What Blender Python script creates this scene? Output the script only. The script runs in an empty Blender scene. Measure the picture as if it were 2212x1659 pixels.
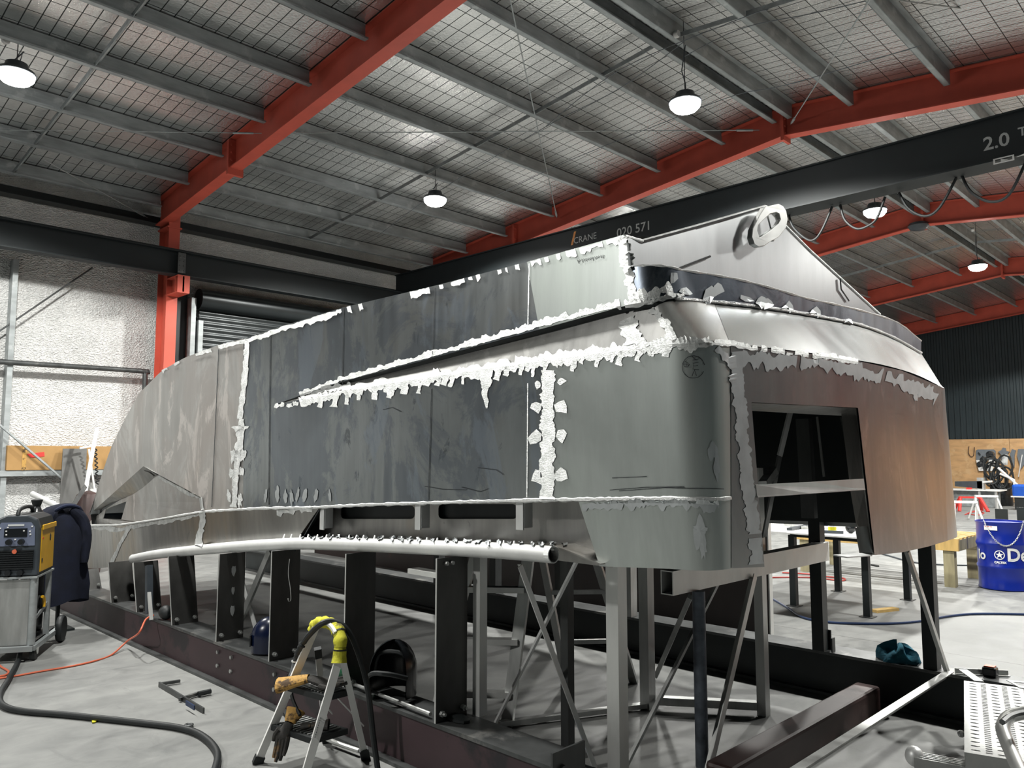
import bpy, bmesh, math, random
from mathutils import Vector, Matrix
from mathutils.bvhtree import BVHTree
from mathutils.geometry import tessellate_polygon
random.seed(7)
S = bpy.context.scene
COL = S.collection

# ---------------------------------------------------------------- camera
FW, FH = 2212.0, 1659.0
PX, PY = FW / 2, FH / 2
FPX = 1687.72                       # focal length in pixels
EYE = Vector((0, 0, 1.7))
def _cam_axes():
    h = 985.0                       # horizon row, and the two wall directions of the shed
    a = Vector((2780 - PX, h - PY, FPX)).normalized()
    b = Vector((-610 - PX, h - PY, FPX)).normalized()
    c = a.cross(b)
    if c.y > 0: c = -c
    return a, b, c
AX, AY, AZ = _cam_axes()
def to_world(v): return Vector((AX.dot(v), AY.dot(v), AZ.dot(v)))
cam = bpy.data.cameras.new('camera')
cam.sensor_fit = 'HORIZONTAL'; cam.sensor_width = 36.0; cam.lens = FPX / FW * 36.0
cam.clip_start = 0.05; cam.clip_end = 200
camo = bpy.data.objects.new('camera', cam); COL.objects.link(camo)
_r, _u, _b = to_world(Vector((1, 0, 0))), to_world(Vector((0, -1, 0))), to_world(Vector((0, 0, -1)))
camo.matrix_world = Matrix(((_r.x, _u.x, _b.x, EYE.x), (_r.y, _u.y, _b.y, EYE.y), (_r.z, _u.z, _b.z, EYE.z), (0, 0, 0, 1)))
S.camera = camo

# ---------------------------------------------------------------- world, exposure
W = bpy.data.worlds.new('world'); S.world = W; W.use_nodes = True
W.node_tree.nodes['Background'].inputs[0].default_value = (0.02, 0.022, 0.025, 1)
W.node_tree.nodes['Background'].inputs[1].default_value = 0.2
S.view_settings.view_transform = 'Standard'; S.view_settings.look = 'None'
S.view_settings.exposure = 0.0; S.view_settings.gamma = 1.0
S.view_settings.use_curve_mapping = False
LENS_GLOW, LAMP_WATTS = 40.0, 1180.0      # visible glow of a lens, and the beam each high-bay lamp throws down
S.cycles.max_bounces = 6; S.cycles.diffuse_bounces = 1; S.cycles.glossy_bounces = 4
S.cycles.sample_clamp_indirect = 6.0
S.cycles.use_denoising = True
S.cycles.caustics_reflective = False; S.cycles.caustics_refractive = False

# ---------------------------------------------------------------- survey helpers: a sight line cut by a real plane
def ray(px, py): return to_world(Vector((px - PX, py - PY, FPX)))
def on_z(px, py, z=0.0): d = ray(px, py); return EYE + d * ((z - EYE.z) / d.z)
def on_x(px, py, x): d = ray(px, py); return EYE + d * (x / d.x)
def on_y(px, py, y): d = ray(px, py); return EYE + d * (y / d.y)
def on_xf(px, py, fx):              # upright surface x = fx(y)
    x = fx(3.0)
    for _ in range(14): p = on_x(px, py, x); x = fx(p.y)
    return on_x(px, py, x)
def on_yf(px, py, fy):
    y = fy(3.5)
    for _ in range(14): p = on_y(px, py, y); y = fy(p.x)
    return on_y(px, py, y)
def see(p):
    v = Vector(p) - EYE; d = AX * v.x + AY * v.y + AZ * v.z
    if d.z < 0.1: return None
    return (PX + FPX * d.x / d.z, PY + FPX * d.y / d.z)
def in_view(pts, m=40):
    for p in pts:
        q = see(p)
        if q and -m < q[0] < FW + m and -m < q[1] < FH + m: return True
    return False
def poly_at(pl, x):                 # height of a polyline (sorted or reversed in x) at x
    if pl[0][0] > pl[-1][0]: pl = pl[::-1]
    if x <= pl[0][0]: a, b = pl[0], pl[1]
    elif x >= pl[-1][0]: a, b = pl[-2], pl[-1]
    else:
        for a, b in zip(pl, pl[1:]):
            if a[0] <= x <= b[0]: break
    t = (x - a[0]) / (b[0] - a[0]) if b[0] != a[0] else 0
    return a[1] + t * (b[1] - a[1])

# ---------------------------------------------------------------- mesh builder
def V(*a): return Vector(a)
class MB:
    def __init__(s): s.v = []; s.f = []; s.m = []
    def add(s, vs, fs, mi=0):
        o = len(s.v); s.v += [Vector(p) for p in vs]
        for f in fs: s.f.append(tuple(i + o for i in f)); s.m.append(mi)
    def box(s, lo, hi, mi=0):
        x0, y0, z0 = lo; x1, y1, z1 = hi
        s.add([(x0,y0,z0),(x1,y0,z0),(x1,y1,z0),(x0,y1,z0),(x0,y0,z1),(x1,y0,z1),(x1,y1,z1),(x0,y1,z1)],
              [(3,2,1,0),(4,5,6,7),(0,1,5,4),(1,2,6,5),(2,3,7,6),(3,0,4,7)], mi); return s
    def bar(s, p, q, w, h, up=(0,0,1), mi=0, w2=None, h2=None):   # rectangular bar, w across, h along up
        p, q = Vector(p), Vector(q); d = (q - p).normalized(); u = Vector(up)
        if abs(d.dot(u)) > .999: u = Vector((0,1,0))
        a = d.cross(u).normalized(); b = a.cross(d).normalized()
        w2 = w if w2 is None else w2; h2 = h if h2 is None else h2
        vs = []
        for c, ww, hh in ((p, w, h), (q, w2, h2)):
            for i, j in ((-1,-1),(1,-1),(1,1),(-1,1)): vs.append(c + a*(i*ww/2) + b*(j*hh/2))
        s.add(vs, [(3,2,1,0),(4,5,6,7),(0,1,5,4),(1,2,6,5),(2,3,7,6),(3,0,4,7)], mi); return s
    def angle(s, p, q, w, t=.005, up=(0,0,1), flip=1):            # an L-section bar
        p, q = Vector(p), Vector(q); d = (q-p).normalized(); u = Vector(up)
        if abs(d.dot(u)) > .999: u = Vector((0,1,0))
        a = d.cross(u).normalized()*flip; b = a.cross(d).normalized()*flip
        s.bar(p + a*w/2, q + a*w/2, w, t, b); s.bar(p + b*w/2, q + b*w/2, t, w, b); return s
    def tube(s, path, r, n=8, caps=True, sq=1.0, mi=0, closed=False, up=None):
        P = [Vector(p) for p in path]; N = len(P)
        R = r if isinstance(r, (list, tuple)) else [r]*N
        t0 = (P[1]-P[0]).normalized(); u = Vector(up) if up else (Vector((0,0,1)) if abs(t0.z) < .9 else Vector((1,0,0)))
        a = (u - t0*u.dot(t0)).normalized(); o = len(s.v)
        for i in range(N):
            if closed: t = (P[(i+1)%N]-P[i-1])
            else: t = (P[min(i+1,N-1)]-P[max(i-1,0)])
            t = t.normalized() if t.length > 1e-9 else t0
            a = (a - t*a.dot(t))
            a = a.normalized() if a.length > 1e-6 else t.orthogonal().normalized()
            b = t.cross(a)
            for k in range(n):
                g = 2*math.pi*k/n; s.v.append(P[i] + a*(math.cos(g)*R[i]*sq) + b*(math.sin(g)*R[i]))
        M = N if closed else N-1
        for i in range(M):
            for k in range(n):
                i2 = (i+1) % N
                s.f.append((o+i*n+k, o+i*n+(k+1)%n, o+i2*n+(k+1)%n, o+i2*n+k)); s.m.append(mi)
        if caps and not closed:
            s.f.append(tuple(o+k for k in range(n))[::-1]); s.m.append(mi)
            s.f.append(tuple(o+(N-1)*n+k for k in range(n))); s.m.append(mi)
        return s
    def lathe(s, prof, c=(0,0,0), n=24, mi=0, axis='z', sx=1, sy=1):     # prof: (r, h)
        c = Vector(c); o = len(s.v)
        for r, h in prof:
            for k in range(n):
                g = 2*math.pi*k/n; x, y = r*math.cos(g)*sx, r*math.sin(g)*sy
                p = {'z': (x,y,h), 'y': (x,h,y), 'x': (h,x,y)}[axis]; s.v.append(c + Vector(p))
        for i in range(len(prof)-1):
            for k in range(n):
                s.f.append((o+i*n+k, o+i*n+(k+1)%n, o+(i+1)*n+(k+1)%n, o+(i+1)*n+k)); s.m.append(mi)
        for i in (0, len(prof)-1):
            if prof[i][0] > 1e-5: s.f.append(tuple(o+i*n+k for k in range(n))); s.m.append(mi)
        return s
    def ball(s, c, rx, ry=None, rz=None, n=12, m=8, mi=0, zlo=-1.0, zhi=1.0):
        ry = ry or rx; rz = rz or rx
        pr = []
        a0, a1 = math.asin(zlo), math.asin(zhi)
        for i in range(m+1):
            a = a0 + (a1-a0)*i/m; pr.append((max(math.cos(a), 1e-6), math.sin(a)*rz))
        return s.lathe(pr, c, n, mi, 'z', rx, ry)
    def grid(s, rows, mi=0, closed=False):                       # rows: lists of points, all one length
        o = len(s.v); n = len(rows[0])
        for r in rows: s.v += [Vector(p) for p in r]
        for i in range(len(rows)-1):
            for k in range(n if closed else n-1):
                k2 = (k+1) % n
                s.f.append((o+i*n+k, o+i*n+k2, o+(i+1)*n+k2, o+(i+1)*n+k)); s.m.append(mi)
        return s
    def slab(s, outer, thick, holes=(), mi=0):                   # flat polygon with holes, thickened by the vector thick
        loops = [[Vector(p) for p in outer]] + [[Vector(p) for p in h] for h in holes]
        flat = [p for l in loops for p in l]; n = len(flat); tv = Vector(thick)
        tri = tessellate_polygon(loops); o = len(s.v)
        s.v += flat + [p + tv for p in flat]
        for t in tri:
            s.f.append((o+t[0], o+t[1], o+t[2])); s.m.append(mi)
            s.f.append((o+n+t[2], o+n+t[1], o+n+t[0])); s.m.append(mi)
        b = 0
        for l in loops:
            for i in range(len(l)):
                j = (i+1) % len(l); s.f.append((o+b+i, o+b+j, o+n+b+j, o+n+b+i)); s.m.append(mi)
            b += len(l)
        return s
    def build(s, name, mat, parent=None, smooth=False, origin=None, bevel=0, solid=0, keep=False, soff=0):
        v = s.v
        if parent is not None: o = org(parent)
        elif origin is not None: o = Vector(origin)
        else:
            xs = [p.x for p in v]; ys = [p.y for p in v]; zs = [p.z for p in v]
            o = Vector(((min(xs)+max(xs))/2, (min(ys)+max(ys))/2, min(zs)))
        me = bpy.data.meshes.new(name)
        me.from_pydata([p - o for p in v], [], s.f)
        mats = mat if isinstance(mat, (list, tuple)) else [mat]
        for m in mats: me.materials.append(m)
        if len(mats) > 1: me.polygons.foreach_set('material_index', s.m)
        bm = bmesh.new(); bm.from_mesh(me)
        if not keep: bmesh.ops.remove_doubles(bm, verts=bm.verts, dist=1e-5)
        bmesh.ops.recalc_face_normals(bm, faces=bm.faces); bm.to_mesh(me); bm.free()
        if smooth:
            me.polygons.foreach_set('use_smooth', [True]*len(me.polygons))
            try: me.set_sharp_from_angle(angle=math.radians(38 if smooth is True else smooth))
            except Exception: pass
        ob = bpy.data.objects.new(name, me); COL.objects.link(ob)
        if parent is not None: ob.parent = parent
        else: ob.location = o
        if bevel:
            b = ob.modifiers.new('bevel', 'BEVEL'); b.width = bevel; b.segments = 2; b.limit_method = 'ANGLE'
        if solid:
            b = ob.modifiers.new('solidify', 'SOLIDIFY'); b.thickness = solid; b.offset = soff; b.use_rim = not smooth
        return ob
def build_apart(mb, name, mat, parent):    # every far-apart piece of a builder becomes a part of its own
    par = list(range(len(mb.v)))
    def find(i):
        while par[i] != i: par[i] = par[par[i]]; i = par[i]
        return i
    for f in mb.f:
        for i in f[1:]: par[find(i)] = find(f[0])
    isl = {}
    for i, p in enumerate(mb.v):
        r = find(i); q = isl.setdefault(r, [p.copy(), p.copy()])
        for k in range(3): q[0][k] = min(q[0][k], p[k]); q[1][k] = max(q[1][k], p[k])
    ks = list(isl); size = {k: max(isl[k][1] - isl[k][0]) for k in ks}; grp = {k: k for k in ks}
    def g(k):
        while grp[k] != k: k = grp[k]
        return k
    for a in range(len(ks)):
        for b in range(a):
            A, B = isl[ks[a]], isl[ks[b]]; gap = math.sqrt(sum(max(0, A[0][k]-B[1][k], B[0][k]-A[1][k])**2 for k in range(3)))
            if gap <= max(.015, .45*max(size[ks[a]], size[ks[b]])): grp[g(ks[a])] = g(ks[b])
    out = {}
    for f in mb.f: out.setdefault(g(find(f[0])), []).append(f)
    for fs in out.values():
        ids = sorted({i for f in fs for i in f}); ix = {i: k for k, i in enumerate(ids)}
        m = MB(); m.add([mb.v[i] for i in ids], [tuple(ix[i] for i in f) for f in fs]); m.build(name, mat, parent)
def org(o):
    p = Vector((0,0,0))
    while o is not None: p += Vector(o.location); o = o.parent
    return p
def tag(o, label, cat, group=None, kind=None):
    o['label'] = label; o['category'] = cat
    if group: o['group'] = group
    if kind: o['kind'] = kind
    return o
def thing(name, label, cat, loc=(0,0,0), group=None):
    o = bpy.data.objects.new(name, None); COL.objects.link(o); o.location = loc; o.empty_display_size = .1
    return tag(o, label, cat, group)
def struct(o): o['kind'] = 'structure'; return o
def place(root, loc, rz=0): root.location = loc; root.rotation_euler = (0, 0, rz); return root
def copy_tree(o, parent=None):
    c = o.copy(); COL.objects.link(c)
    if parent is not None: c.parent = parent
    for ch in [x for x in bpy.data.objects if x.parent == o]: copy_tree(ch, c)
    return c
def smoothpath(pts, k=6):            # Catmull-Rom
    P = [Vector(p) for p in pts]; out = []
    for i in range(len(P)-1):
        a, b, c, d = P[max(i-1,0)], P[i], P[i+1], P[min(i+2,len(P)-1)]
        for j in range(k):
            t = j/k; out.append(.5*((2*b) + (c-a)*t + (2*a-5*b+4*c-d)*t*t + (3*b-a-3*c+d)*t**3))
    out.append(P[-1]); return out
def text_mesh(txt, size, bold=0.0):  # flat letter outlines in the xy plane
    cu = bpy.data.curves.new('letters', 'FONT'); cu.body = txt; cu.size = size; cu.offset = bold; cu.resolution_u = 3
    ob = bpy.data.objects.new('letters', cu); COL.objects.link(ob)
    me = bpy.data.meshes.new_from_object(ob.evaluated_get(bpy.context.evaluated_depsgraph_get()))
    vs = [Vector(v.co) for v in me.vertices]; fs = [tuple(p.vertices) for p in me.polygons]
    bpy.data.objects.remove(ob); bpy.data.meshes.remove(me); bpy.data.curves.remove(cu)
    return vs, fs
def letters(mb, txt, size, o, right, up, bold=0.0, mi=0, fmap=None):
    vs, fs = text_mesh(txt, size, bold); o, right, up = Vector(o), Vector(right), Vector(up)
    mb.add([fmap(v) if fmap else o + right*v.x + up*v.y for v in vs], fs, mi)

# ---------------------------------------------------------------- materials
class NT:
    def __init__(s, name):
        s.m = bpy.data.materials.new(name); s.m.use_nodes = True; s.t = s.m.node_tree; s.n = s.t.nodes
        s.b = s.n['Principled BSDF']; s.tc = s.n.new('ShaderNodeTexCoord')
    def lk(s, a, b): s.t.links.new(a, b)
    def map(s, scale=(1,1,1), coord='Object', rot=(0,0,0)):
        m = s.n.new('ShaderNodeMapping'); m.inputs['Scale'].default_value = scale; m.inputs['Rotation'].default_value = rot
        s.lk(s.tc.outputs[coord], m.inputs[0]); return m.outputs[0]
    def noise(s, vec, scale=5, detail=4, rough=.55, dist=0):
        x = s.n.new('ShaderNodeTexNoise'); x.inputs['Scale'].default_value = scale; x.inputs['Detail'].default_value = detail
        x.inputs['Roughness'].default_value = rough; x.inputs['Distortion'].default_value = dist
        s.lk(vec, x.inputs['Vector']); return x.outputs['Fac']
    def ramp(s, fac, stops):
        r = s.n.new('ShaderNodeValToRGB'); e = r.color_ramp.elements
        while len(e) < len(stops): e.new(.5)
        for k, (p, c) in enumerate(stops):
            e[k].position = p; e[k].color = c if len(c) == 4 else (*c, 1)
        s.lk(fac, r.inputs[0]); return r.outputs[0]
    def math(s, op, a, b=None):
        x = s.n.new('ShaderNodeMath'); x.operation = op
        for k, q in enumerate((a, b)):
            if q is None: continue
            if isinstance(q, (int, float)): x.inputs[k].default_value = q
            else: s.lk(q, x.inputs[k])
        return x.outputs[0]
    def mix(s, fac, a, b, mode='MIX'):
        x = s.n.new('ShaderNodeMix'); x.data_type = 'RGBA'; x.blend_type = mode
        for sock, q in ((x.inputs[0], fac), (x.inputs[6], a), (x.inputs[7], b)):
            if isinstance(q, (int, float)): sock.default_value = q
            elif isinstance(q, tuple): sock.default_value = q if len(q) == 4 else (*q, 1)
            else: s.lk(q, sock)
        return x.outputs[2]
    def xyz(s, coord='Object'):
        x = s.n.new('ShaderNodeSeparateXYZ'); s.lk(s.tc.outputs[coord], x.inputs[0]); return x.outputs
    def bump(s, h, strength=.3, dist=.01):
        x = s.n.new('ShaderNodeBump'); x.inputs['Strength'].default_value = strength; x.inputs['Distance'].default_value = dist
        s.lk(h, x.inputs['Height']); s.lk(x.outputs[0], s.b.inputs['Normal'])
    def set(s, col=None, rough=None, metal=None):
        for k, q in (('Base Color', col), ('Roughness', rough), ('Metallic', metal)):
            if q is None: continue
            if isinstance(q, (int, float)): s.b.inputs[k].default_value = q
            elif isinstance(q, tuple): s.b.inputs[k].default_value = q if len(q) == 4 else (*q, 1)
            else: s.lk(q, s.b.inputs[k])
        return s.m
def pbr(name, col, rough=.5, metal=0.0, var=.15, scale=6, stretch=(1,1,1), bump=0, bscale=60, rvar=0.0, wear=None, wscale=8, wcut=.6):
    t = NT(name); v = t.map(stretch); n = t.noise(v, scale, 5)
    lo = tuple(max(0, c*(1-var)) for c in col); hi = tuple(min(1, c*(1+var)) for c in col)
    c = t.ramp(n, [(.3, lo), (.7, hi)])
    if wear:
        w = t.noise(t.map((1,1,1)), wscale, 6, .65)
        c = t.mix(t.ramp(w, [(wcut-.04, (0,0,0)), (wcut+.04, (1,1,1))]), c, wear)
    t.set(c, rough, metal)
    if rvar: t.set(rough=t.ramp(n, [(.25, (rough-rvar,)*3), (.75, (rough+rvar,)*3)]))
    if bump: t.bump(t.noise(t.map(stretch), bscale, 3), bump, .005)
    return t.m
def emit(name, col, strength):
    t = NT(name); t.b.inputs['Base Color'].default_value = (.9,.9,.9,1)
    t.b.inputs['Emission Color'].default_value = (*col, 1); t.b.inputs['Emission Strength'].default_value = strength
    return t.m

def hull_metal(name, base, r0, r1, tint=(.55,.5,.45), stain=.25, streak=(14,14,1.2), blot=.66, metal=1.0, patch=None, amt=.8):
    t = NT(name)
    big = t.noise(t.map((1,1,.5)), 1.3, 4, .6, .6)
    st = t.noise(t.map(streak), 1.0, 5, .6)
    fine = t.noise(t.map((130,130,9)), 1.0, 3)
    c = t.ramp(big, [(.32, tuple(b*(1-stain) for b in base)), (.5, base), (.72, tuple(b*k for b, k in zip(base, tint)))])
    c = t.mix(t.ramp(st, [(.35, (0,0,0)), (.75, (.45,)*3)]), c, tuple(b*.55 for b in base))
    blotch = t.noise(t.map((2.2,2.2,1.0)), 2.6, 8, .68, 1.2)
    c = t.mix(t.ramp(blotch, [(blot, (0,0,0)), (blot+.05, (.6,)*3)]), c, (.07,.085,.10))
    if patch:
        pm = t.noise(t.map((1.1,1.1,.75)), 1.15, 9, .70, 1.4)
        c = t.mix(t.ramp(pm, [(.47, (0,0,0)), (.53, (amt,)*3)]), c, patch)
        pm2 = t.noise(t.map((1.6,1.6,.6)), 1.6, 8, .68, .8)
        c = t.mix(t.ramp(pm2, [(.56, (0,0,0)), (.60, (amt*.8,)*3)]), c, tuple(q*1.9 for q in patch))
    rr = t.ramp(t.mix(.5, st, big), [(.3, (r0,)*3), (.7, (r1,)*3)])
    t.set(c, rr, metal); t.bump(t.mix(.35, fine, st), .06, .004)
    return t.m
M = {}
def mats():
    # bare aluminium of the hull
    M['hull'] = hull_metal('mill_aluminium', (.42,.45,.46), .26, .40, blot=.62, patch=(.20,.23,.27), amt=.62)
    M['bowplate'] = hull_metal('bow_aluminium', (.66,.65,.63), .40, .56, (.86,.78,.74), .30, (7,7,.8), .70, .75, patch=(.50,.47,.45), amt=.6)
    M['sternplate'] = hull_metal('stern_aluminium', (.55,.59,.57), .38, .48, (.97,1,.96), .10, (9,9,1.0), .74, .85)
    M['hull_low'] = hull_metal('rail_strip_aluminium', (.46,.45,.43), .3, .5, (1.0,.86,.7), .35)
    M['hull_v'] = hull_metal('clean_aluminium', (.52,.54,.55), .30, .40, (.97,.96,.94), .07, (5,5,1.2))
    M['slope'] = hull_metal('slope_aluminium', (.60,.62,.62), .20, .28, (.97,.96,.94), .07, (5,5,1.2), .7, .85)
    M['band'] = hull_metal('dark_band_aluminium', (.36,.40,.46), .25, .4, patch=(.12,.14,.17), amt=.7)
    M['transom'] = hull_metal('transom_aluminium', (.47,.47,.46), .26, .4, (.95,.92,.86), .2, blot=.70, patch=(.36,.36,.35), amt=.5)
    t = NT('ground_aluminium')          # bright linished metal beside the welds
    f = t.noise(t.map((45,45,160), rot=(.5,.3,.2)), 1.2, 5, .7, 1.0); g = t.noise(t.map((9,9,9)), 2, 4)
    t.set(t.ramp(g, [(.3, (.60,.62,.61)), (.7, (.95,.96,.95))]), t.ramp(f, [(.3, (.42,)*3), (.7, (.62,)*3)]), .55)
    t.bump(f, .9, .006); M['ground'] = t.m
    M['smear'] = pbr('scuffed_aluminium', (.60,.63,.64), .5, .75, .12, 9)
    M['weldbead'] = pbr('weld_bead', (.86,.87,.86), .42, .5, .1, 60, bump=.6, bscale=120)
    M['ink'] = pbr('black_marker', (.03,.035,.04), .6, 0, .1)
    M['alu'] = pbr('bright_aluminium', (.74,.75,.73), .42, .5, .14, 5, (1,1,.3), rvar=.08)
    M['alu_dull'] = pbr('dull_aluminium', (.50,.51,.50), .48, .85, .22, 5, (2,2,.4), rvar=.08)
    M['deck'] = pbr('worn_deck_aluminium', (.46,.47,.46), .5, .6, .12, 7)
    M['alu_bright'] = pbr('satin_aluminium', (.86,.87,.86), .45, .4, .08, 5)
    M['steel'] = pbr('dark_mill_steel', (.10,.105,.105), .45, .6, .35, 3, (2,2,.6), wear=(.22,.22,.21), wscale=3.0, wcut=.63)
    M['steel_plate'] = pbr('cradle_plate_steel', (.10,.10,.097), .42, .8, .35, 2.2, (2,2,.8), rvar=.1)
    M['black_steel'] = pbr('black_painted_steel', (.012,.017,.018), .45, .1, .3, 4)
    M['pipe_steel'] = pbr('blotchy_steel_pipe', (.10,.115,.14), .5, .5, .55, 9, (1,1,1))
    M['primer'] = pbr('oxide_primer_steel', (.066,.040,.046), .55, .05, .25, 2.5, (1,.5,1), wear=(.03,.026,.03), wscale=2.4, wcut=.6)
    M['primer_red'] = pbr('brown_red_primer', (.045,.024,.022), .5, .05, .3, 3, wear=(.11,.075,.07), wscale=2.0, wcut=.62)
    M['galv'] = pbr('galvanised_steel', (.40,.43,.435), .5, .4, .25, 4, (.5,2,2), wear=(.52,.55,.55), wscale=3.5, wcut=.62)
    M['red'] = pbr('red_oxide_paint', (.74,.125,.08), .5, 0, .08, 3)
    M['crane'] = pbr('black_crane_paint', (.007,.012,.014), .62, 0, .2, 3)
    M['white'] = pbr('white_paint', (.88,.88,.86), .5, 0, .05)
    M['letter'] = pbr('pale_lettering', (.62,.64,.63), .6, 0, .04)
    M['orange'] = pbr('orange_paint', (.85,.32,.05), .5, 0, .05)
    M['black'] = pbr('black_rubber', (.013,.016,.017), .55, 0, .25, 20)
    M['blackgloss'] = pbr('black_plastic', (.012,.014,.016), .25, 0, .2, 10)
    M['grey'] = pbr('grey_plastic', (.16,.18,.20), .45, 0, .1, 10)
    M['darkgrey'] = pbr('charcoal_plastic', (.045,.055,.065), .4, 0, .15, 10)
    M['yellow'] = pbr('yellow_enamel', (.85,.47,.02), .4, 0, .08, 6, wear=(.45,.25,.03), wscale=14, wcut=.72)
    M['foam'] = pbr('dirty_yellow_foam', (.75,.72,.06), .85, 0, .15, 12, bump=.5, bscale=80, wear=(.20,.18,.05), wscale=9, wcut=.60)
    M['leather'] = pbr('tan_leather', (.62,.36,.10), .8, 0, .25, 14, bump=.5, bscale=70, wear=(.10,.06,.03), wscale=13, wcut=.56)
    M['leather_dark'] = pbr('blackened_leather', (.035,.033,.03), .75, 0, .5, 20, bump=.5, bscale=70, wear=(.20,.12,.05), wscale=7, wcut=.66)
    M['navy'] = pbr('navy_cotton', (.005,.008,.022), .9, 0, .3, 8, bump=.4, bscale=160)
    M['navy_light'] = pbr('navy_lining', (.010,.016,.045), .9, 0, .2, 8)
    M['card'] = pbr('brown_cardboard', (.44,.26,.10), .85, 0, .08, 4)
    M['ply'] = pbr('plywood', (.60,.36,.17), .6, 0, .16, 2.2, (1,1,4), wear=(.66,.43,.22), wscale=2.5, wcut=.58)
    M['pine'] = pbr('pine_timber', (.60,.40,.14), .7, 0, .2, 3, (1,6,1))
    M['pine_grey'] = pbr('weathered_timber', (.34,.30,.18), .8, 0, .25, 4, (4,4,.7))
    M['blue'] = pbr('blue_enamel', (.004,.020,.27), .28, 0, .12, 4, wear=(.01,.012,.06), wscale=2.5, wcut=.68)
    M['bluehose'] = pbr('blue_hose', (.012,.035,.11), .45, 0, .1)
    M['bluehelm'] = pbr('blue_helmet_shell', (.003,.007,.028), .25, 0, .15)
    M['bluetool'] = pbr('blue_tool_body', (.01,.10,.55), .35, 0, .1)
    M['teal'] = pbr('teal_rag', (.015,.13,.19), .9, 0, .4, 14, bump=.5, bscale=40)
    M['redhose'] = pbr('red_hose', (.48,.06,.05), .5, 0, .1)
    M['cable_orange'] = pbr('orange_cable', (.72,.16,.08), .45, 0, .08)
    M['redtape'] = pbr('red_sticker', (.80,.05,.04), .5, 0, .05)
    M['scrap_yellow'] = pbr('yellow_scrap', (.80,.75,.03), .6, 0, .05)
    M['green'] = pbr('green_plastic', (.05,.40,.16), .3, 0, .3, 25)
    M['bottle'] = pbr('green_bottle', (.02,.10,.05), .12, 0, .2, 8)
    M['brownsheet'] = pbr('dark_brown_panel', (.020,.014,.013), .5, 0, .4, 2, wear=(.05,.025,.02), wscale=2, wcut=.66)
    M['screen'] = pbr('dark_display', (.01,.012,.015), .12, 0, .0)
    M['panelgrey'] = pbr('blue_grey_fascia', (.18,.21,.30), .3, .2, .15, 5)
    M['blackcab'] = pbr('black_roller_steel', (.022,.028,.030), .35, .3, .15, 3)
    M['cladding'] = pbr('charcoal_cladding', (.022,.033,.038), .5, .1, .12, 2)
    # concrete
    t = NT('concrete_floor')
    a = t.noise(t.map((1,1,1)), .55, 5, .6, .4); b = t.noise(t.map((1,1.6,1)), 3.2, 8, .68, .5); c = t.noise(t.map((1,1,1)), 40, 3)
    col = t.ramp(t.mix(.55, a, b), [(.32, (.155,.16,.158)), (.52, (.265,.27,.262)), (.70, (.36,.365,.35))])
    d = t.noise(t.map((2.2,.8,1)), 1.7, 7, .7, .8)
    col = t.mix(t.ramp(d, [(.58, (0,0,0)), (.72, (.5,)*3)]), col, (.14,.147,.145))
    x = t.xyz()
    jx = t.math('LESS_THAN', t.math('ABSOLUTE', t.math('SUBTRACT', x[0], 7.6)), .006)
    jy = t.math('LESS_THAN', t.math('ABSOLUTE', t.math('SUBTRACT', x[1], 1.05)), .004)
    col = t.mix(t.math('MAXIMUM', jx, jy), col, (.12,.12,.115))
    t.set(col, t.ramp(b, [(.3, (.45,)*3), (.7, (.7,)*3)]), 0); t.bump(c, .12, .004); M['floor'] = t.m
    # foil of the roof with safety mesh
    def foil(name, mesh):
        t = NT(name); x = t.xyz()
        cr = t.noise(t.map((1,1,1)), 26, 5, .65); big = t.noise(t.map((1,1,1)), 2.2, 4, .6)
        col = t.ramp(big, [(.3, (.76,.77,.76)), (.7, (.96,.96,.94))])
        if mesh:
            def line(u, per, w): return t.math('LESS_THAN', t.math('FRACT', t.math('DIVIDE', u, per)), w/per)
            k = t.math('MAXIMUM', line(x[0], .17, .013), line(x[1], .32, .012))
            col = t.mix(k, col, (.03,.035,.035))
            met = t.math('SUBTRACT', 1.0, k)
            t.set(metal=t.math('MULTIPLY', met, .9))
            h = cr
        else:
            w = t.n.new('ShaderNodeTexVoronoi'); w.inputs['Scale'].default_value = 34; t.lk(t.map((1,1,1.7)), w.inputs['Vector'])
            h = t.mix(.5, w.outputs['Distance'], cr)
            s = t.math('LESS_THAN', t.math('FRACT', t.math('DIVIDE', t.math('ADD', x[0], .885), .93)), .03)
            col = t.mix(s, col, (.9,.9,.9)); t.set(metal=.15)
        t.set(col, .20 if mesh else .5); t.bump(h, .8 if mesh else 1.0, .012 if mesh else .04)
        return t.m
    M['roof'] = foil('roof_foil', True); M['wallfoil'] = foil('wall_foil', False)
    M['lens'] = emit('lamp_lens', (1.0,.985,.95), LENS_GLOW)
mats()

# ================================================================ THE SHED
XN, XF, YW, YR = -8.0, 33.3, 15.0, -4.0         # near end, far end, left wall, right wall
RIDGE = 5.55
def roof_z(y): return 7.45 - .105*abs(y - RIDGE)
struct(MB().box((XN,YR,-.2), (XF,YW,0)).build('floor', M['floor'], origin=(0,0,0)))
b = MB()
for y0, y1 in ((YR-.05, RIDGE), (RIDGE, YW+.05)):
    b.add([(XN,y0,roof_z(y0)),(XF,y0,roof_z(y0)),(XF,y1,roof_z(y1)),(XN,y1,roof_z(y1)),
           (XN,y0,roof_z(y0)+.06),(XF,y0,roof_z(y0)+.06),(XF,y1,roof_z(y1)+.06),(XN,y1,roof_z(y1)+.06)],
          [(0,1,2,3),(7,6,5,4),(0,4,5,1),(1,5,6,2),(2,6,7,3),(3,7,4,0)])
struct(b.build('ceiling', M['roof'], origin=(0,0,0), keep=True))
struct(MB().box((XN,YW,0), (XF,YW+.1,6.47)).build('wall_left', M['wallfoil'], origin=(0,0,0)))
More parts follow.
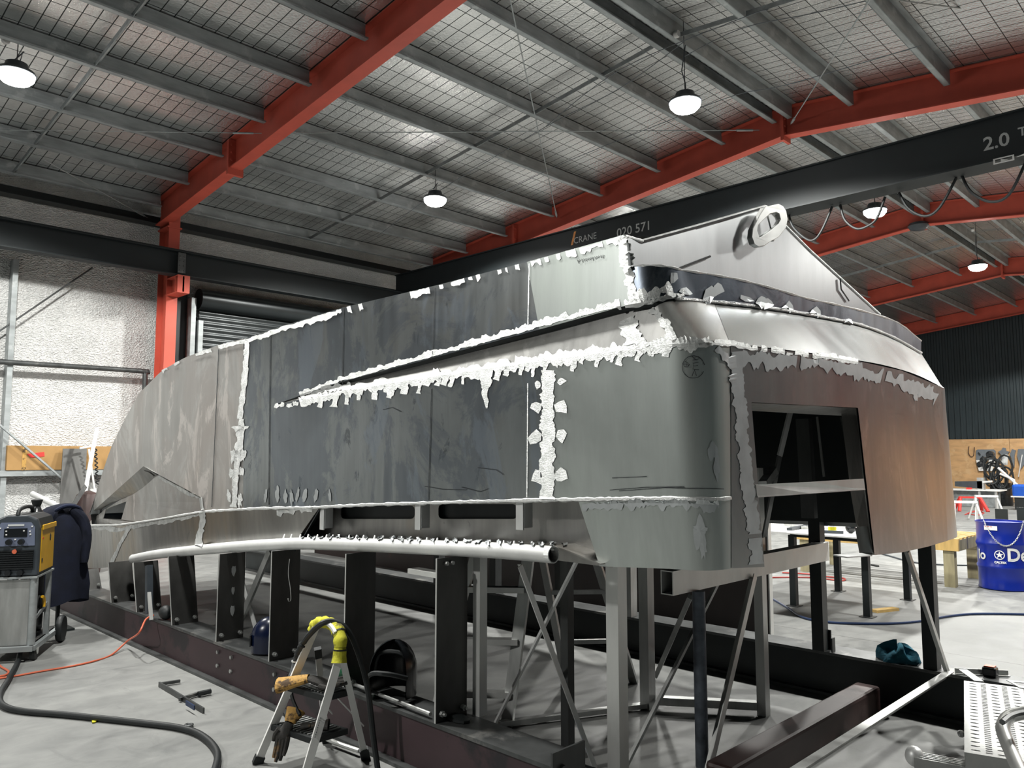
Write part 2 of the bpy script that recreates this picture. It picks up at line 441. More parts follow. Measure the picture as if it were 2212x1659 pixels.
def cladding(name, a, bb, z1, nrm, roofed=True):               # ribbed sheeting from a to bb
    a, bb, nrm = Vector(a), Vector(bb), Vector(nrm); L = (bb-a).length; d = (bb-a)/L; n = int(L/.2)
    prof = []
    for k in range(n):
        s = k*L/n
        for ds, o in ((0,0),(.09,0),(.11,.03),(.18,.03)): prof.append((s+ds, o))
    prof.append((L, 0)); m = MB(); lo = []; hi = []
    for s, o in prof:
        p = a + d*s + nrm*o; lo.append(p); hi.append(Vector((p.x,p.y, roof_z(p.y) if roofed else z1)))
    m.grid([lo, hi]); return struct(m.build(name, M['cladding'], origin=(0,0,0)))
cladding('wall_far', (XF,YR,0), (XF,YW,0), 0, (-1,0,0))
cladding('wall_near', (XN,YR,0), (XN,YW,0), 0, (1,0,0))
cladding('wall_right', (XN,YR,0), (XF,YR,0), 6.45, (0,1,0), False)

# ridge strip of bare corrugated sheet between the twin purlins
m = MB()
for k in range(int((XF-1)/.16)):
    x = 1 + k*.16; m.box((x, 5.42, roof_z(5.42)-.035), (x+.085, 5.68, roof_z(5.42)-.012))
struct(m.build('trim_1', M['galv'], origin=(0,0,0)))

# ---------------------------------------------------------------- red portal frames
RX = [5.55, 12.05, 19.0, 26.0, 32.9]
nth = ['first', 'second', 'third', 'fourth', 'fifth']
rname = ['large red roof rafter nearest the camera, crossing the upper left',
         'long red roof rafter peaking at the ridge above the boat stern',
         'red roof rafter behind the black crane girder',
         'red roof rafter second from the charcoal end wall',
         'red roof rafter right against the charcoal end wall']
def ibeam_y(m, x, y0, z0, y1, z1, w, d, t=.018, tw=.012):        # I-section, top at z0/z1
    for off, ww, hh in ((-t/2, w, t), (-d+t/2, w, t)):
        m.bar((x,y0,z0+off),(x,y1,z1+off), ww, hh)
    m.bar((x,y0,z0-d/2),(x,y1,z1-d/2), tw, d-t)
for i, x in enumerate(RX):
    r = thing('roof_rafter', rname[i], 'rafter', (x, RIDGE, roof_z(RIDGE)-.5), 'red portal rafters')
    m = MB(); zt = lambda y: roof_z(y) - .012
    ibeam_y(m, x, RIDGE, zt(RIDGE), 14.72, zt(14.72), .2, .5); m.build('beam', M['red'], r)
    m = MB(); ibeam_y(m, x, RIDGE, zt(RIDGE), YR+.1, zt(YR+.1), .2, .5); m.build('beam', M['red'], r)
    m = MB(); m.box((x-.13, RIDGE-.025, zt(RIDGE)-.58), (x+.13, RIDGE+.025, zt(RIDGE)-.02))
    for k in range(4):
        for s in (-1, 1):
            m.lathe([(.016,-.045),(.016,.045)], (x+s*.08, RIDGE, zt(RIDGE)-.1-.12*k), 6, axis='y')
    m.build('apex_plate', M['red'], r)
    if i < 2:
        y = 11.75; m = MB(); m.box((x-.13, y-.03, zt(y)-.6), (x+.13, y+.03, zt(y)-.03))
        for k in range(4): m.lathe([(.018,-.05),(.018,.05)], (x-.08, y, zt(y)-.12-.12*k), 6, axis='y')
        m.build('splice_plate', M['red'], r)
# red column at the left wall
c = thing('portal_column', 'red steel column with a bracket, against the silver foil wall', 'column', (5.68, 14.62, 0))
m = MB()
m.box((5.58,14.40,0),(5.78,14.42,6.2)); m.box((5.58,14.82,0),(5.78,14.84,6.2)); m.box((5.672,14.42,0),(5.688,14.82,6.2))
m.build('shaft', M['red'], c)
m = MB(); m.box((5.55,14.38,5.9),(5.81,14.86,5.93)); m.build('cap_plate', M['red'], c)
m = MB(); m.box((5.58,13.92,4.92),(5.80,14.40,4.94)); m.box((5.58,13.92,4.62),(5.80,14.40,4.64)); m.box((5.67,13.92,4.64),(5.70,14.40,4.92)); m.box((5.58,14.02,4.64),(5.80,14.04,4.92)); m.box((5.58,13.92,4.64),(5.80,13.935,4.92))
m.build('bracket', M['red'], c)
# crane runway beam
c = thing('runway_beam', 'long black crane runway beam along the silver foil wall', 'beam', (12, 14.1, 4.95))
m = MB(); x0, x1 = -2.0, 33.0
m.box((x0,14.0,4.95),(x1,14.22,4.97)); m.box((x0,14.0,5.38),(x1,14.22,5.40)); m.box((x0,14.1,4.97),(x1,14.115,5.38)); m.box((x0,14.08,5.40),(x1,14.14,5.44))
m.build('girder', M['crane'], c)
m = MB(); m.box((5.60,13.985,4.99),(5.74,14.0,5.36))
for k in range(4):
    for s in (0, 1): m.ball((5.635+.07*s,13.98,5.04+.085*k), .011, n=6, m=4)
m.build('joint_plate', M['steel'], c)

# ---------------------------------------------------------------- purlins (Z sections) bay by bay
PYS = [14.5, 13.3, 12.0, 10.62, 9.34, 8.0, 6.66, 5.72, 5.38, 4.40, 3.06, 1.76, .44, -.88, -2.2]
bays = [(-1.2, RX[0]-.11), (RX[0]+.11, RX[1]-.11), (RX[1]+.11, RX[2]-.11), (RX[2]+.11, RX[3]-.11), (RX[3]+.11, RX[4]-.11)]
bayname = ['left of the first red rafter', 'between first and second red rafters', 'between second and third red rafters',
           'between third and fourth red rafters', 'between fourth and fifth red rafters']
def ordn(k): return ['first','second','third','fourth','fifth','sixth','seventh','eighth'][k]
side_of = lambda y: 'foil wall side' if y > RIDGE else 'crane side'
def rank(y): return (7 - PYS.index(y)) if y > RIDGE else (PYS.index(y) - 8)
def purlin(b, y):
    x0, x1 = bays[b]; zb = roof_z(y) - .245; zt = roof_z(y) - .012; s = 1 if y > RIDGE else -1
    m = MB(); m.box((x0, y-.0035, zb), (x1, y+.0035, zt))
    m.box((x0, min(y, y-s*.075), zb), (x1, max(y, y-s*.075), zb+.007)); m.box((x0, y-s*.075-.0035, zb), (x1, y-s*.075+.0035, zb+.022))
    m.box((x0, min(y, y+s*.075), zt-.007), (x1, max(y, y+s*.075), zt))
    return tag(m.build('roof_purlin', M['galv']), 'galvanised purlin %s, %s from ridge, %s' % (bayname[b], ordn(rank(y)), side_of(y)), 'purlin', 'galvanised roof purlins')
for b, (x0, x1) in enumerate(bays):
    for y in PYS:
        pts = [(x0+(x1-x0)*k/12, y, roof_z(y)-.24) for k in range(13)]
        if in_view(pts, 0): purlin(b, y)
# bridging struts between the purlins, mid-bay
BX = [3.1, 8.55, 15.6, 22.6]
for b, x in enumerate(BX):
    for k in range(len(PYS)-1):
        y1, y0 = PYS[k], PYS[k+1]
        if abs(y1-y0) < .5: continue
        ym = (y0+y1)/2
        if not in_view([(x, y0, roof_z(y0)-.2), (x, ym, roof_z(ym)-.2), (x, y1, roof_z(y1)-.2)], 0): continue
        m = MB(); z = lambda y: roof_z(y) - .185
        m.bar((x, y0+.02, z(y0)), (x, y1-.02, z(y1)), .05, .006); m.bar((x-.022, y0+.02, z(y0)-.03), (x-.022, y1-.02, z(y1)-.03), .006, .06)
        s = side_of(ym); q = rank(y0) if ym > RIDGE else rank(y1)
        tag(m.build('bridging_strut', M['galv']), 'thin bridging strut %s, %s gap from ridge, %s' % (bayname[b], ordn(max(q,0)), s), 'strut', 'bridging struts between the purlins')

# ---------------------------------------------------------------- roof bracing rods and lamp cables
def rod(name, label, cat, pts, r, mat, n=6, ends=False):
    m = MB(); m.tube(pts, r, n)
    if ends:
        p, q = Vector(pts[0]), Vector(pts[-1]); d = (q-p).normalized()
        m.tube([p + d*.12, p + d*.42], r*2.6, 6)
    return tag(m.build(name, mat, smooth=True), label, cat, 'roof bracing rods' if name == 'brace_rod' else None)
zr = lambda y: roof_z(y) - .40
P = lambda px, py, x: on_x(px, py, x)
rod('brace_rod', 'thin bracing rod running level from the frame edge to the first red rafter', 'rod', [P(565,288,5.5), on_z(-30,280,6.45)], .006, M['galv'], ends=True)
rod('brace_rod', 'thin bracing rod running level between the first and second red rafters', 'rod', [P(1640,281,11.95), P(640,287,5.65)], .008, M['galv'], ends=True)
rod('brace_rod', 'thin bracing rod hanging steeply from the upper edge to the second red rafter', 'rod', [P(1203,470,11.95), P(1100,-10,5.65)], .008, M['galv'], ends=True)
rod('brace_rod', 'thin bracing rod slanting up from the ridge joint of the second red rafter', 'rod', [P(1708,268,11.95), P(1885,-10,7.4)], .008, M['galv'], ends=True)
rod('brace_rod', 'thin bracing rod slanting across the top right corner of the roof', 'rod', [P(1935,0,9.0), P(2225,36,11.9)], .008, M['galv'])
rod('brace_rod', 'thin bracing rod from the head of the red column up to the left', 'rod', [P(318,470,5.36), on_z(95,345,6.0)], .008, M['galv'], ends=True)
rod('wall_brace', 'slanting steel brace rod high on the foil wall under the runway beam', 'rod', [on_y(200,578,14.8), on_y(-20,728,14.8)], .014, M['steel'])
rod('wall_brace', 'slanting steel brace rod low on the foil wall in front of the cardboard box', 'rod', [on_y(-10,910,14.6), on_y(172,1066,14.6)], .02, M['galv'])
def cable(label, pts, r=.006):
    return tag(MB().tube(smoothpath(pts, 5), r, 5).build('lamp_cable', M['grey'], smooth=True), label, 'cable', 'thin supply cables under the roof')
Q = lambda px, py, dz=.33: min((on_z(px, py, z/100) for z in range(560, 745, 2)), key=lambda p: abs(p.z - (roof_z(p.y)-dz)))
cable('thin supply cable running up beside the bridging struts to the lamp near the ridge', [Q(815,510), Q(930,425), Q(1050,350), Q(1200,262), Q(1340,190), Q(1478,90)])
cable('thin supply cable from the lamp near the ridge to the top right', [Q(1478,122), Q(1600,62), Q(1750,30), Q(1870,2)])
cable('thin loose cable sagging below the ridge lamp towards the red rafter', [Q(1010,455), Q(1200,360), Q(1440,262), Q(1590,205), Q(1700,183), Q(1990,98)])
cable('thin loose cable crossing the purlins at top centre', [Q(1180,272), Q(1340,150), Q(1600,40), Q(1660,20)])

# ---------------------------------------------------------------- high-bay lamps
def lamp(loc, label, seen=True):
    x, y, z = loc
    t = thing('high_bay_lamp', label, 'lamp', loc, 'round high-bay lamps')
    MB().lathe([(.05,.14),(.12,.13),(.14,.05),(.20,.035),(.215,.0),(.205,-.006),(.2,.02)], loc, 28).build('housing', M['darkgrey'], t, smooth=True)
    MB().lathe([(.202,0.0),(.195,-.05),(.15,-.10),(.08,-.125),(.0001,-.13)], loc, 28).build('lens', M['lens'], t, smooth=True)
    sp = bpy.data.lights.new('lamp_beam', 'SPOT'); sp.energy = LAMP_WATTS; sp.spot_size = math.radians(154); sp.spot_blend = .15
    sp.shadow_soft_size = .2; sp.color = (1.0,.99,.945); so = bpy.data.objects.new('lamp_beam', sp); COL.objects.link(so); so.parent = t; so.location = (0,0,-.27)
    top = roof_z(y) - .25
    MB().tube([(x,y,z+.13),(x,y,top+.24)], .006, 5).build('suspension_wire', M['darkgrey'], t)
    if seen:
        MB().tube([(x+.03,y,z+.16),(x+.06,y+.03,z+.3),(x-.02,y+.03,(z+top)/2),(x+.07,y+.02,top-.05)], .008, 5).build('power_cord', M['grey'], t)
        MB().lathe([(.045,-.03),(.05,.0),(.045,.03)], (x-.12,y+.03,top+.03), 12, axis='y').build('junction_ring', M['white'], t, smooth=True)
    return t
LZ = 6.3
lampinfo = [((35,160), 'glaring round lamp at the left edge under the roof'), ((940,430), 'glaring round lamp at the middle of the roof, above the boat'),
            ((1480,222), 'glaring round lamp below the ridge, the largest right of centre'), ((1890,455), 'glaring round lamp just under the black crane girder'),
            ((2112,574), 'small glaring round lamp at the right, in front of the far red rafter')]
for (px, py), l in lampinfo: lamp(tuple(on_z(px, py, LZ)), l)
# unseen lamps: some read off highlights, others added to brighten far wall and transom
for k, p in enumerate(((2.0,5.25,LZ), (15.0,10.6,LZ), (8.6,-.6,LZ), (15.3,-.4,LZ), (21.6,-.4,LZ), (28.5,-.4,LZ), (28.5,5.2,LZ), (-5,5.25,LZ))):
    lamp(p, 'round high-bay lamp assumed further along the hall, outside or behind what the view shows', False)

# ---------------------------------------------------------------- travelling crane girder with lettering and festoon cables
g = thing('crane_girder', 'long black overhead crane girder crossing above the boat', 'crane', (10.9, 5.2, 5.28))
m = MB(); m.box((10.76,-3.6,5.30),(11.04,14.4,5.84)); m.box((10.70,-3.6,5.28),(11.10,14.4,5.30)); m.box((10.72,-3.6,5.84),(11.08,14.4,5.86))
m.build('box_beam', M['crane'], g)
m = MB()
a = on_x(2124, 326, 10.755); letters(m, '2.0', .235, a, (0,-1,0), (0,0,1), .004)
m.build('capacity_lettering', M['letter'], g); m = MB(); a2 = a + V(0,-.375,.0); letters(m, 'TONNE', .15, a2 + V(0,0,.075), (0,-1,0), (0,0,1), .003)
m.build('capacity_lettering', M['letter'], g)
m = MB(); a = on_x(1239, 527, 10.755); letters(m, 'CRANE', .165, a, (0,-1,0), (0,0,1), .0)
m.build('maker_lettering', M['letter'], g); m = MB(); letters(m, '020 571', .22, on_x(1332, 513, 10.755), (0,-1,0), (0,0,1), .002); m.build('number_lettering', M['letter'], g)
m = MB(); a = on_x(1233, 530, 10.755); m.add([a, a+V(0,-.05,0), a+V(0,-.13,.24), a+V(0,-.08,.24)], [(0,1,2,3)]); m.build('slash_emblem', M['orange'], g)
a = on_x(2146, 356, 10.69); m = MB(); m.slab([a, a+V(0,-.22,0), a+V(0,-.22,.07), a+V(0,0,.07)], (-.004,0,0), [[a+V(0,-.02,.015), a+V(0,-.2,.015), a+V(0,-.2,.055), a+V(0,-.02,.055)]])
m.slab([a+V(0,-.08,.02), a+V(0,-.16,.02), a+V(0,-.08,.05)], (-.004,0,0)); m.slab([a+V(0,-.24,.03), a+V(0,-.34,.055), a+V(0,-.34,.03)], (-.004,0,0)); m.build('direction_sign', M['white'], g)
loops = [([(1702,452),(1712,488),(1740,515),(1758,518),(1775,498),(1798,446)], 'black festoon cable loop just right of the lifting eye'),
         ([(1815,442),(1825,475),(1850,494),(1875,488),(1895,470),(1912,425)], 'black festoon cable loop beside the lamp under the crane girder'),
         ([(1942,416),(1962,450),(1998,467),(2030,448),(2066,384)], 'black festoon cable loop in front of the third red rafter'),
         ([(2078,380),(2098,415),(2140,436),(2180,420),(2216,350)], 'black festoon cable loop at the right edge under the crane girder')]
for pl, l in loops:
    m = MB(); m.tube(smoothpath([on_x(*p, 11.0) for p in pl], 5), .018, 7)
    tag(m.build('festoon_cable', M['black'], smooth=True), l, 'cable', 'festoon cables under the crane girder')
tr = on_x(1984, 481, 18.95)
t = thing('dome_lamp', 'unlit dark dome hanging under the peak of the third red rafter', 'lamp', tuple(tr))
MB().lathe([(.08,.0),(.20,-.02),(.23,-.08),(.18,-.15),(.08,-.18),(.0001,-.19)], tr, 24).build('dome', M['darkgrey'], t, smooth=True); MB().tube([tr+V(0,0,-.01), V(tr.x,tr.y,roof_z(tr.y)-.5)], .03, 8).build('stem', M['darkgrey'], t)
# ---------------------------------------------------------------- left wall fittings
tag(MB().box((3.23,14.78,0),(3.31,14.99,4.95)).build('wall_post', M['galv']), 'galvanised upright wall post at the left edge of the view', 'post')
b = MB(); p0 = on_y(-40, 779, 14.75); p1 = on_y(298, 801, 14.75); b.tube(smoothpath([p0, p1, p1+V(.1,0,-.03), p1+V(.13,0,-.14), p1+V(.13,0,-1.2)], 4), .045, 10)
tag(b.build('conduit_pipe', M['steel'], smooth=True), 'dark conduit pipe running across the foil wall and turning down beside the red column', 'pipe')
b = MB(); zg = on_y(0,1018,14.9).z; b.box((-1,14.72,zg),(9.5,14.99,zg+.012)); b.box((-1,14.72,zg-.08),(9.5,14.735,zg)); tag(b.build('wall_girt', M['galv']), 'galvanised wall rail carrying the long cardboard box', 'rail')
b = MB(); b.box((-1,14.90,6.02),(30,14.99,6.20)); b.box((-1,14.72,6.02),(30,14.90,6.035)); tag(b.build('eave_beam', M['black_steel']), 'dark eave beam along the top of the foil wall', 'beam')
# roller door
dx0 = on_y(430,700,14.8).x; dz1 = 4.75
d = bpy.data.objects.new('door_1', None); COL.objects.link(d); d.location = (dx0+2.4, 14.85, 0); struct(d)
m = MB(); rows = []
nz = 44
for k in range(nz*4+1):
    z = dz1*k/(nz*4); o = .022*abs(math.sin(math.pi*k/4.0)); rows.append([(dx0, 14.82-o, z), (dx0+4.8, 14.82-o, z)])
m.grid(rows); struct(m.build('curtain', M['blackcab'], d, smooth=80))
m = MB(); m.lathe([(.2,0),(.2,4.9)], (dx0-.05,14.75,4.72), 20, axis='x'); struct(m.build('drum_roll', M['blackcab'], d, smooth=True))
m = MB()
for xx in (dx0-.2, dx0-.05, dx0+4.82): m.box((xx,14.70,0),(xx+.09,14.9,4.3 if xx == dx0-.05 else 4.72))
struct(m.build('guide', M['galv'], d))
b = MB(); b.box((dx0-.42,14.9,0),(dx0-.2,14.995,4.9)); tag(b.build('dark_jamb_panel', M['black_steel']), 'dark upright panel between the red column and the black roller door', 'panel')

# ================================================================ THE UPTURNED HULL
hull = thing('boat_hull', 'huge upside-down bare aluminium boat hull on a steel cradle', 'boat', (4.3, 6, 1.2))
bow = lambda y: .36*max(0, (y-6)/5)**2.2
fade = lambda y: min(1, max(0, (5.3-y)/2.8))
FX = {'L0': lambda y: 2.92 + bow(y), 'L1': lambda y: 2.88 + bow(y), 'L2': lambda y: 2.866 - .036*fade(y) + bow(y),
      'L3': lambda y: 2.866 + .015*fade(y) + bow(y), 'L4': lambda y: 2.866 - .026*fade(y) + bow(y), 'T': lambda y: 2.85 + bow(y)}
LV = {'L0': [(1450,1228),(1300,1223),(1200,1214),(1180,1199),(1000,1187),(700,1178),(500,1186),(300,1207),(275,1220),(220,1227),(166,1228)],
      'L1': [(1450,1077),(1400,1077),(1170,1080),(1000,1084),(800,1090),(680,1096),(560,1098),(440,1105),(330,1124),(260,1134),(195,1135)],
      'N': [(1450,1076.5),(1400,1076.5),(1170,1079.5),(1000,1083.5),(800,1089.5),(680,1095.5),(560,1097.5),(441,1104),(436,1075),(310,1007),(192,1112)],
      'L2': [(1440,741),(1381,749),(1179,775),(976,806),(740,842),(600,874),(450,908),(300,968),(240,1028),(193,1111)],
      'L3': [(1420,662),(1348,675),(1145,729),(943,782),(740,832),(640,862),(600,873.5),(450,907.5),(300,967.5),(240,1027.5),(193.2,1110.8)],
      'L4': [(1385,655),(1348,662),(1145,718),(943,772),(740,825),(640,858),(600,873),(450,907),(300,967),(240,1027),(193.4,1110.6)],
      'T': [(1348,508),(1145,565),(943,617),(740,665),(600,708),(540,728),(470,746),(400,772),(350,800),(300,850),(270,905),(240,965),(215,1040),(194,1110)]}
def yt2(x): return 1.70 - .035*(x-3.05) - .08*(1-((x-4.4)/1.36)**2)
def yt0(x): return 1.72 - .078*(x-3.05) - .06*(1-((x-4.4)/1.36)**2)
def tr_pt(px, py, back=0.0):
    f = min(1.15, max(-.3, (py-745)/480.0))
    return on_yf(px, py, lambda x: yt2(x)*(1-f) + yt0(x)*f + back)
def corner(p0, p1, n=9):
    c = Vector((p0.x, p1.y, (p0.z+p1.z)/2)); out = []
    for i in range(1, n+1):
        t = i/n; q = p0*(1-t)**2 + c*(2*t*(1-t)) + p1*t*t; q.z = p0.z*(1-t)+p1.z*t; out.append(q)
    return out
NS = 90
def level(k, xs=None, xb=None, n=NS):                    # bow -> stern points of a level line
    pl = LV[k]; xs = xs or pl[0][0]; xb = xb or pl[-1][0]
    return [on_xf(x, poly_at(pl, x), FX['L1' if k == 'N' else k]) for x in [xb + (xs-xb)*i/n for i in range(n+1)]]
def between(a, b, m):
    return [[p*(1-j/m) + q*(j/m) for p, q in zip(a, b)] for j in range(m+1)]
TR = {'L0': (1577,1227), 'L1': (1577,1076), 'N': (1577,1075.5), 'L2': (1575,743), 'L3': (1540,652), 'L4': (1500,646), 'B': (1472,585)}
def pl_(k, px, py):
    if k in ('L3',): return tr_pt(px, py, .22)
    if k in ('L4','B'): return tr_pt(px, py, .20)
    return tr_pt(px, py)
def with_corner(k, pts): return pts + corner(pts[-1], pl_(k, *TR[k]))
# --- side plating: from the rail line up to the lower knuckle, then chine flat, then the upper strake
l1, tt = level('L1'), level('T')
def level_cols(k, cols): return [on_xf(x, poly_at(LV[k], x), FX['L1' if k == 'N' else k]) for x in cols]
cA = [192+118*i/12 for i in range(13)] + [310+125.5*i/12 for i in range(1,13)] + [437,441] + [441+86*i/9 for i in range(1,10)]
cB = [527+73*i/7 for i in range(8)]
def fwd(cols, name, mat):                                  # forward plates run unbroken from rail to top edge
    g = [(c-192)/408 for c in cols]; n_ = level_cols('N', cols); m2 = level_cols('L2', [193+407*q for q in g]); t_ = level_cols('T', [194+406*q for q in g])
    m = MB(); m.grid(between(n_, m2, 8) + between(m2, t_, 8)[1:]); m.build(name, M[mat], hull, smooth=80, solid=.006, soff=1); return n_
ln = fwd(cA, 'bow_plating', 'bowplate'); fwd(cB, 'side_plating', 'hull')
def aft(c0, c1, n, name, mat, end=False):
    cols = [c0+(c1-c0)*i/n for i in range(n+1)]; c2 = [600+(1440-600)*(c-600)/850 for c in cols]
    a, b = level_cols('N', cols), level_cols('L2', c2)
    if end: a, b = with_corner('N', a), with_corner('L2', b)
    m = MB(); m.grid(between(a, b, 8)); m.build(name, M[mat], hull, smooth=True, solid=.006, soff=1)
aft(600, 1187, 44, 'side_plating', 'hull'); aft(1187, 1450, 20, 'stern_plating', 'sternplate', True)
l2, l3, l4 = (level(k, xb=600, n=70) for k in ('L2','L3','L4'))
m = MB(); m.grid(between(with_corner('L2', l2), with_corner('L3', l3), 3)); m.build('chine_flat', M['transom'], hull, smooth=True, solid=.005, soff=1)
m = MB(); m.grid([with_corner('L3', l3), with_corner('L4', l4)]); m.build('chine_shadow_gap', M['black_steel'], hull)  # black colour stands for the shadow gap under the lip
def strake(f0, f1, mat):
    X4 = lambda f: 600+785*f; XT = lambda f: 600+748*f; fs = [f0+(f1-f0)*i/24 for i in range(25)]
    a, b = level_cols('L4', [X4(f) for f in fs]), level_cols('T', [XT(f) for f in fs]); m = MB(); m.grid(between(a, b, 6)); m.build('upper_strake', M[mat], hull, smooth=True, solid=.006, soff=1)
strake(0, .722, 'hull'); strake(.722, 1, 'sternplate')
# --- rail strip below the bead: bow part, recess with two slots, stern part
def strip_patch(a0, a1, b0, b1, n=24, dx=0.0):           # rail strip between slanted ends (x at L1, x at L0)
    up = [on_xf(a0+(a1-a0)*i/n, poly_at(LV['L1'], a0+(a1-a0)*i/n), lambda y: FX['L1'](y)+dx) for i in range(n+1)]
    lo = [on_xf(b0+(b1-b0)*i/n, poly_at(LV['L0'], b0+(b1-b0)*i/n), lambda y: FX['L0'](y)+dx) for i in range(n+1)]
    return up, lo
up, lo = strip_patch(195, 692, 166, 632); m = MB(); m.grid(between(lo, up, 4)); m.build('rail_strip', M['hull_low'], hull, smooth=True, solid=.006, soff=1)
up, lo = strip_patch(1250, 1450, 1297, 1450, 10); up = with_corner('L1', up); lo = with_corner('L0', lo)
m = MB(); m.grid(between(lo, up, 5)); m.build('rail_strip', M['sternplate'], hull, smooth=True, solid=.006, soff=1)
XR = 3.03
def rp(px, py): return on_x(px, py, XR)
def rrect(x0, y0, x1, y1, r, sk=0):
    out = []
    for cx_, cy_, a in ((x1-r,y1-r,0),(x0+r,y1-r,90),(x0+r,y0+r,180),(x1-r,y0+r,270)):
        for k in range(4):
            g = math.radians(a+30*k); out.append(rp(cx_+r*math.cos(g), cy_+r*math.sin(g)))
    return out
m = MB(); m.slab([rp(612,1094),rp(1318,1074),rp(1322,1226),rp(1200,1210),rp(900,1190),rp(600,1180)], (.006,0,0), [rrect(736,1092,896,1121,9), rrect(947,1089,1117,1121,9)])
m.build('recess_panel', M['hull_low'], hull)
m = MB()
for px in (703, 909, 1128):
    a, bq = on_x(px-8, 1100-(px-700)*.02, 2.90), on_x(px-8, 1144, 2.905)
    bar = MB(); w = .075
    bar.bar((2.90, a.y-.01, a.z+.02), (2.90, a.y-.01, bq.z), .05, .008, (1,0,0)); bar.bar((2.935, a.y-.035, a.z+.02), (2.935, a.y-.035, bq.z+.01), .006, .06, (1,0,0))
    bar.build('rail_bracket', M['alu_bright'], hull)
# slanted cheek at the bow end of the recess
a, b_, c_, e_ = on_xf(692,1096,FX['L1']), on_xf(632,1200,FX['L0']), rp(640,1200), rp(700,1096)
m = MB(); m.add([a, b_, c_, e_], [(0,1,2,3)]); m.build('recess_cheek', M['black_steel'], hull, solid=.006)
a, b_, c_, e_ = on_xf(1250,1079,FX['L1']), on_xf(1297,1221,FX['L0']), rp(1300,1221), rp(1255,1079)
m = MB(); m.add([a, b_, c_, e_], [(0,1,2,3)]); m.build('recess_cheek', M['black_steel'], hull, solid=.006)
m = MB()                                                    # lip above the recess and ledge under it
q0 = [on_xf(692+(1250-692)*i/20, poly_at(LV['L1'], 692+(1250-692)*i/20), FX['L1']) for i in range(21)]
m.grid([q0, [Vector((XR, p.y, p.z)) for p in q0]]); m.build('recess_lip', M['hull_low'], hull, solid=.006)
m = MB(); q0 = [on_xf(632+(1297-632)*i/20, poly_at([(1297,1219),(1200,1180),(1000,1175),(800,1167),(632,1164)], 632+(1297-632)*i/20), lambda y: 2.88) for i in range(21)]
m.grid([q0, [Vector((XR, p.y, p.z)) for p in q0]]); m.build('recess_ledge', M['hull_low'], hull, solid=.006)
# --- rail tube
tp = [(1196,1198.5),(1120,1192.5),(1050,1188),(900,1181.5),(700,1174.5),(620,1175),(500,1182),(350,1196),(288,1207)]
path = []
for px, py in tp:
    path.append(on_xf(px, py, lambda y: 2.835 + bow(y)))
path = smoothpath(path, 5); rr = .041
m = MB(); o = MB()
o.tube(path, rr, 16, caps=False); o.tube([path[0]+ (path[0]-path[1])*.0, path[1]], rr*.86, 16, caps=False)
n0 = (path[0]-path[1]).normalized()
e = MB(); d0 = n0; e.tube([path[0]-d0*.05, path[0]-d0*.049], rr*.97, 16); e.build('bore_shade', M['black'], hull)  # black disc stands for the dark inside the open tube
a1 = (path[1]-path[0]).normalized(); ring = MB(); u = a1.cross(V(0,0,1)).normalized(); w = u.cross(a1)
ro = [path[0] + u*math.cos(g)*rr + w*math.sin(g)*rr for g in [2*math.pi*k/20 for k in range(20)]]
ri = [path[0] + u*math.cos(g)*rr*.86 + w*math.sin(g)*rr*.86 for g in [2*math.pi*k/20 for k in range(20)]]
ring.slab(ro, a1*.03, [ri]); ring.build('tube_rim', M['ground'], hull)
e = MB(); q = path[-1]; e.ball(q, rr*1.02, n=14, m=8); e.build('tube_end', M['alu_bright'], hull, smooth=True)
rnd = random.Random(3)
px = 615
while px < 1200:
    p = on_xf(px, poly_at([(1200,1178),(1000,1170),(800,1161),(615,1158)], px), lambda y: 2.845)
    o.tube([p+V(-.01,0,-.02), p+V(.012,.02,.010)], [.008,.005], 6); px += rnd.uniform(13, 24)
o.build('rail_tube', M['alu_bright'], hull, smooth=True)
# --- bead along the rail line, weld line along the chine band
def bead(pts, r, name='weld_seam', mat='weldbead'):
    m = MB(); rnd = random.Random(len(pts)); m.tube(pts, [r*rnd.uniform(.7,1.3) for _ in pts], 6); return m.build(name, M[mat], hull, smooth=True)
bd = with_corner('L1', level('L1', n=160)); bead([p + V(-.004,-.001,0) for p in bd], .011)
# --- bow notch with its inset panel and two window cut-outs
XI = lambda y: FX['L1'](y) + .16
def ip(px, py, d=.07): return on_xf(px, py, lambda y: FX['L1'](y)+d)
m = MB(); m.slab([ip(*p) for p in ((196,1124),(330,1034),(345,1025),(450,1085),(450,1110),(330,1132),(260,1140),(190,1138))], V(.006,0,0),
                 [[ip(*p) for p in ((204,1114),(224,1101),(218,1120))], [ip(*p) for p in ((229,1099),(273,1083),(262,1122),(223,1120))]])
m.build('inset_panel', M['bowplate'], hull)
m = MB(); e0 = [on_xf(192+118*i/8, 1112-105*i/8, FX['L1']) for i in range(9)]; e1 = [ip(200+142*i/8, poly_at([(200,1113),(232,1091),(265,1076),(297,1063),(342,1027)], 200+142*i/8), .075) for i in range(9)]
m.grid([e0, e1]); m.build('notch_soffit', M['hull_low'], hull, solid=.005)
m = MB(); e0 = [on_xf(310+126*i/6, 1007+68*i/6, FX['L1']) for i in range(7)] + [on_xf(441,1105,FX['L1'])]; e1 = [p + V(.08,.01,-.005) for p in e0]
m.grid([e0, e1]); m.build('notch_soffit', M['hull_low'], hull, solid=.005)
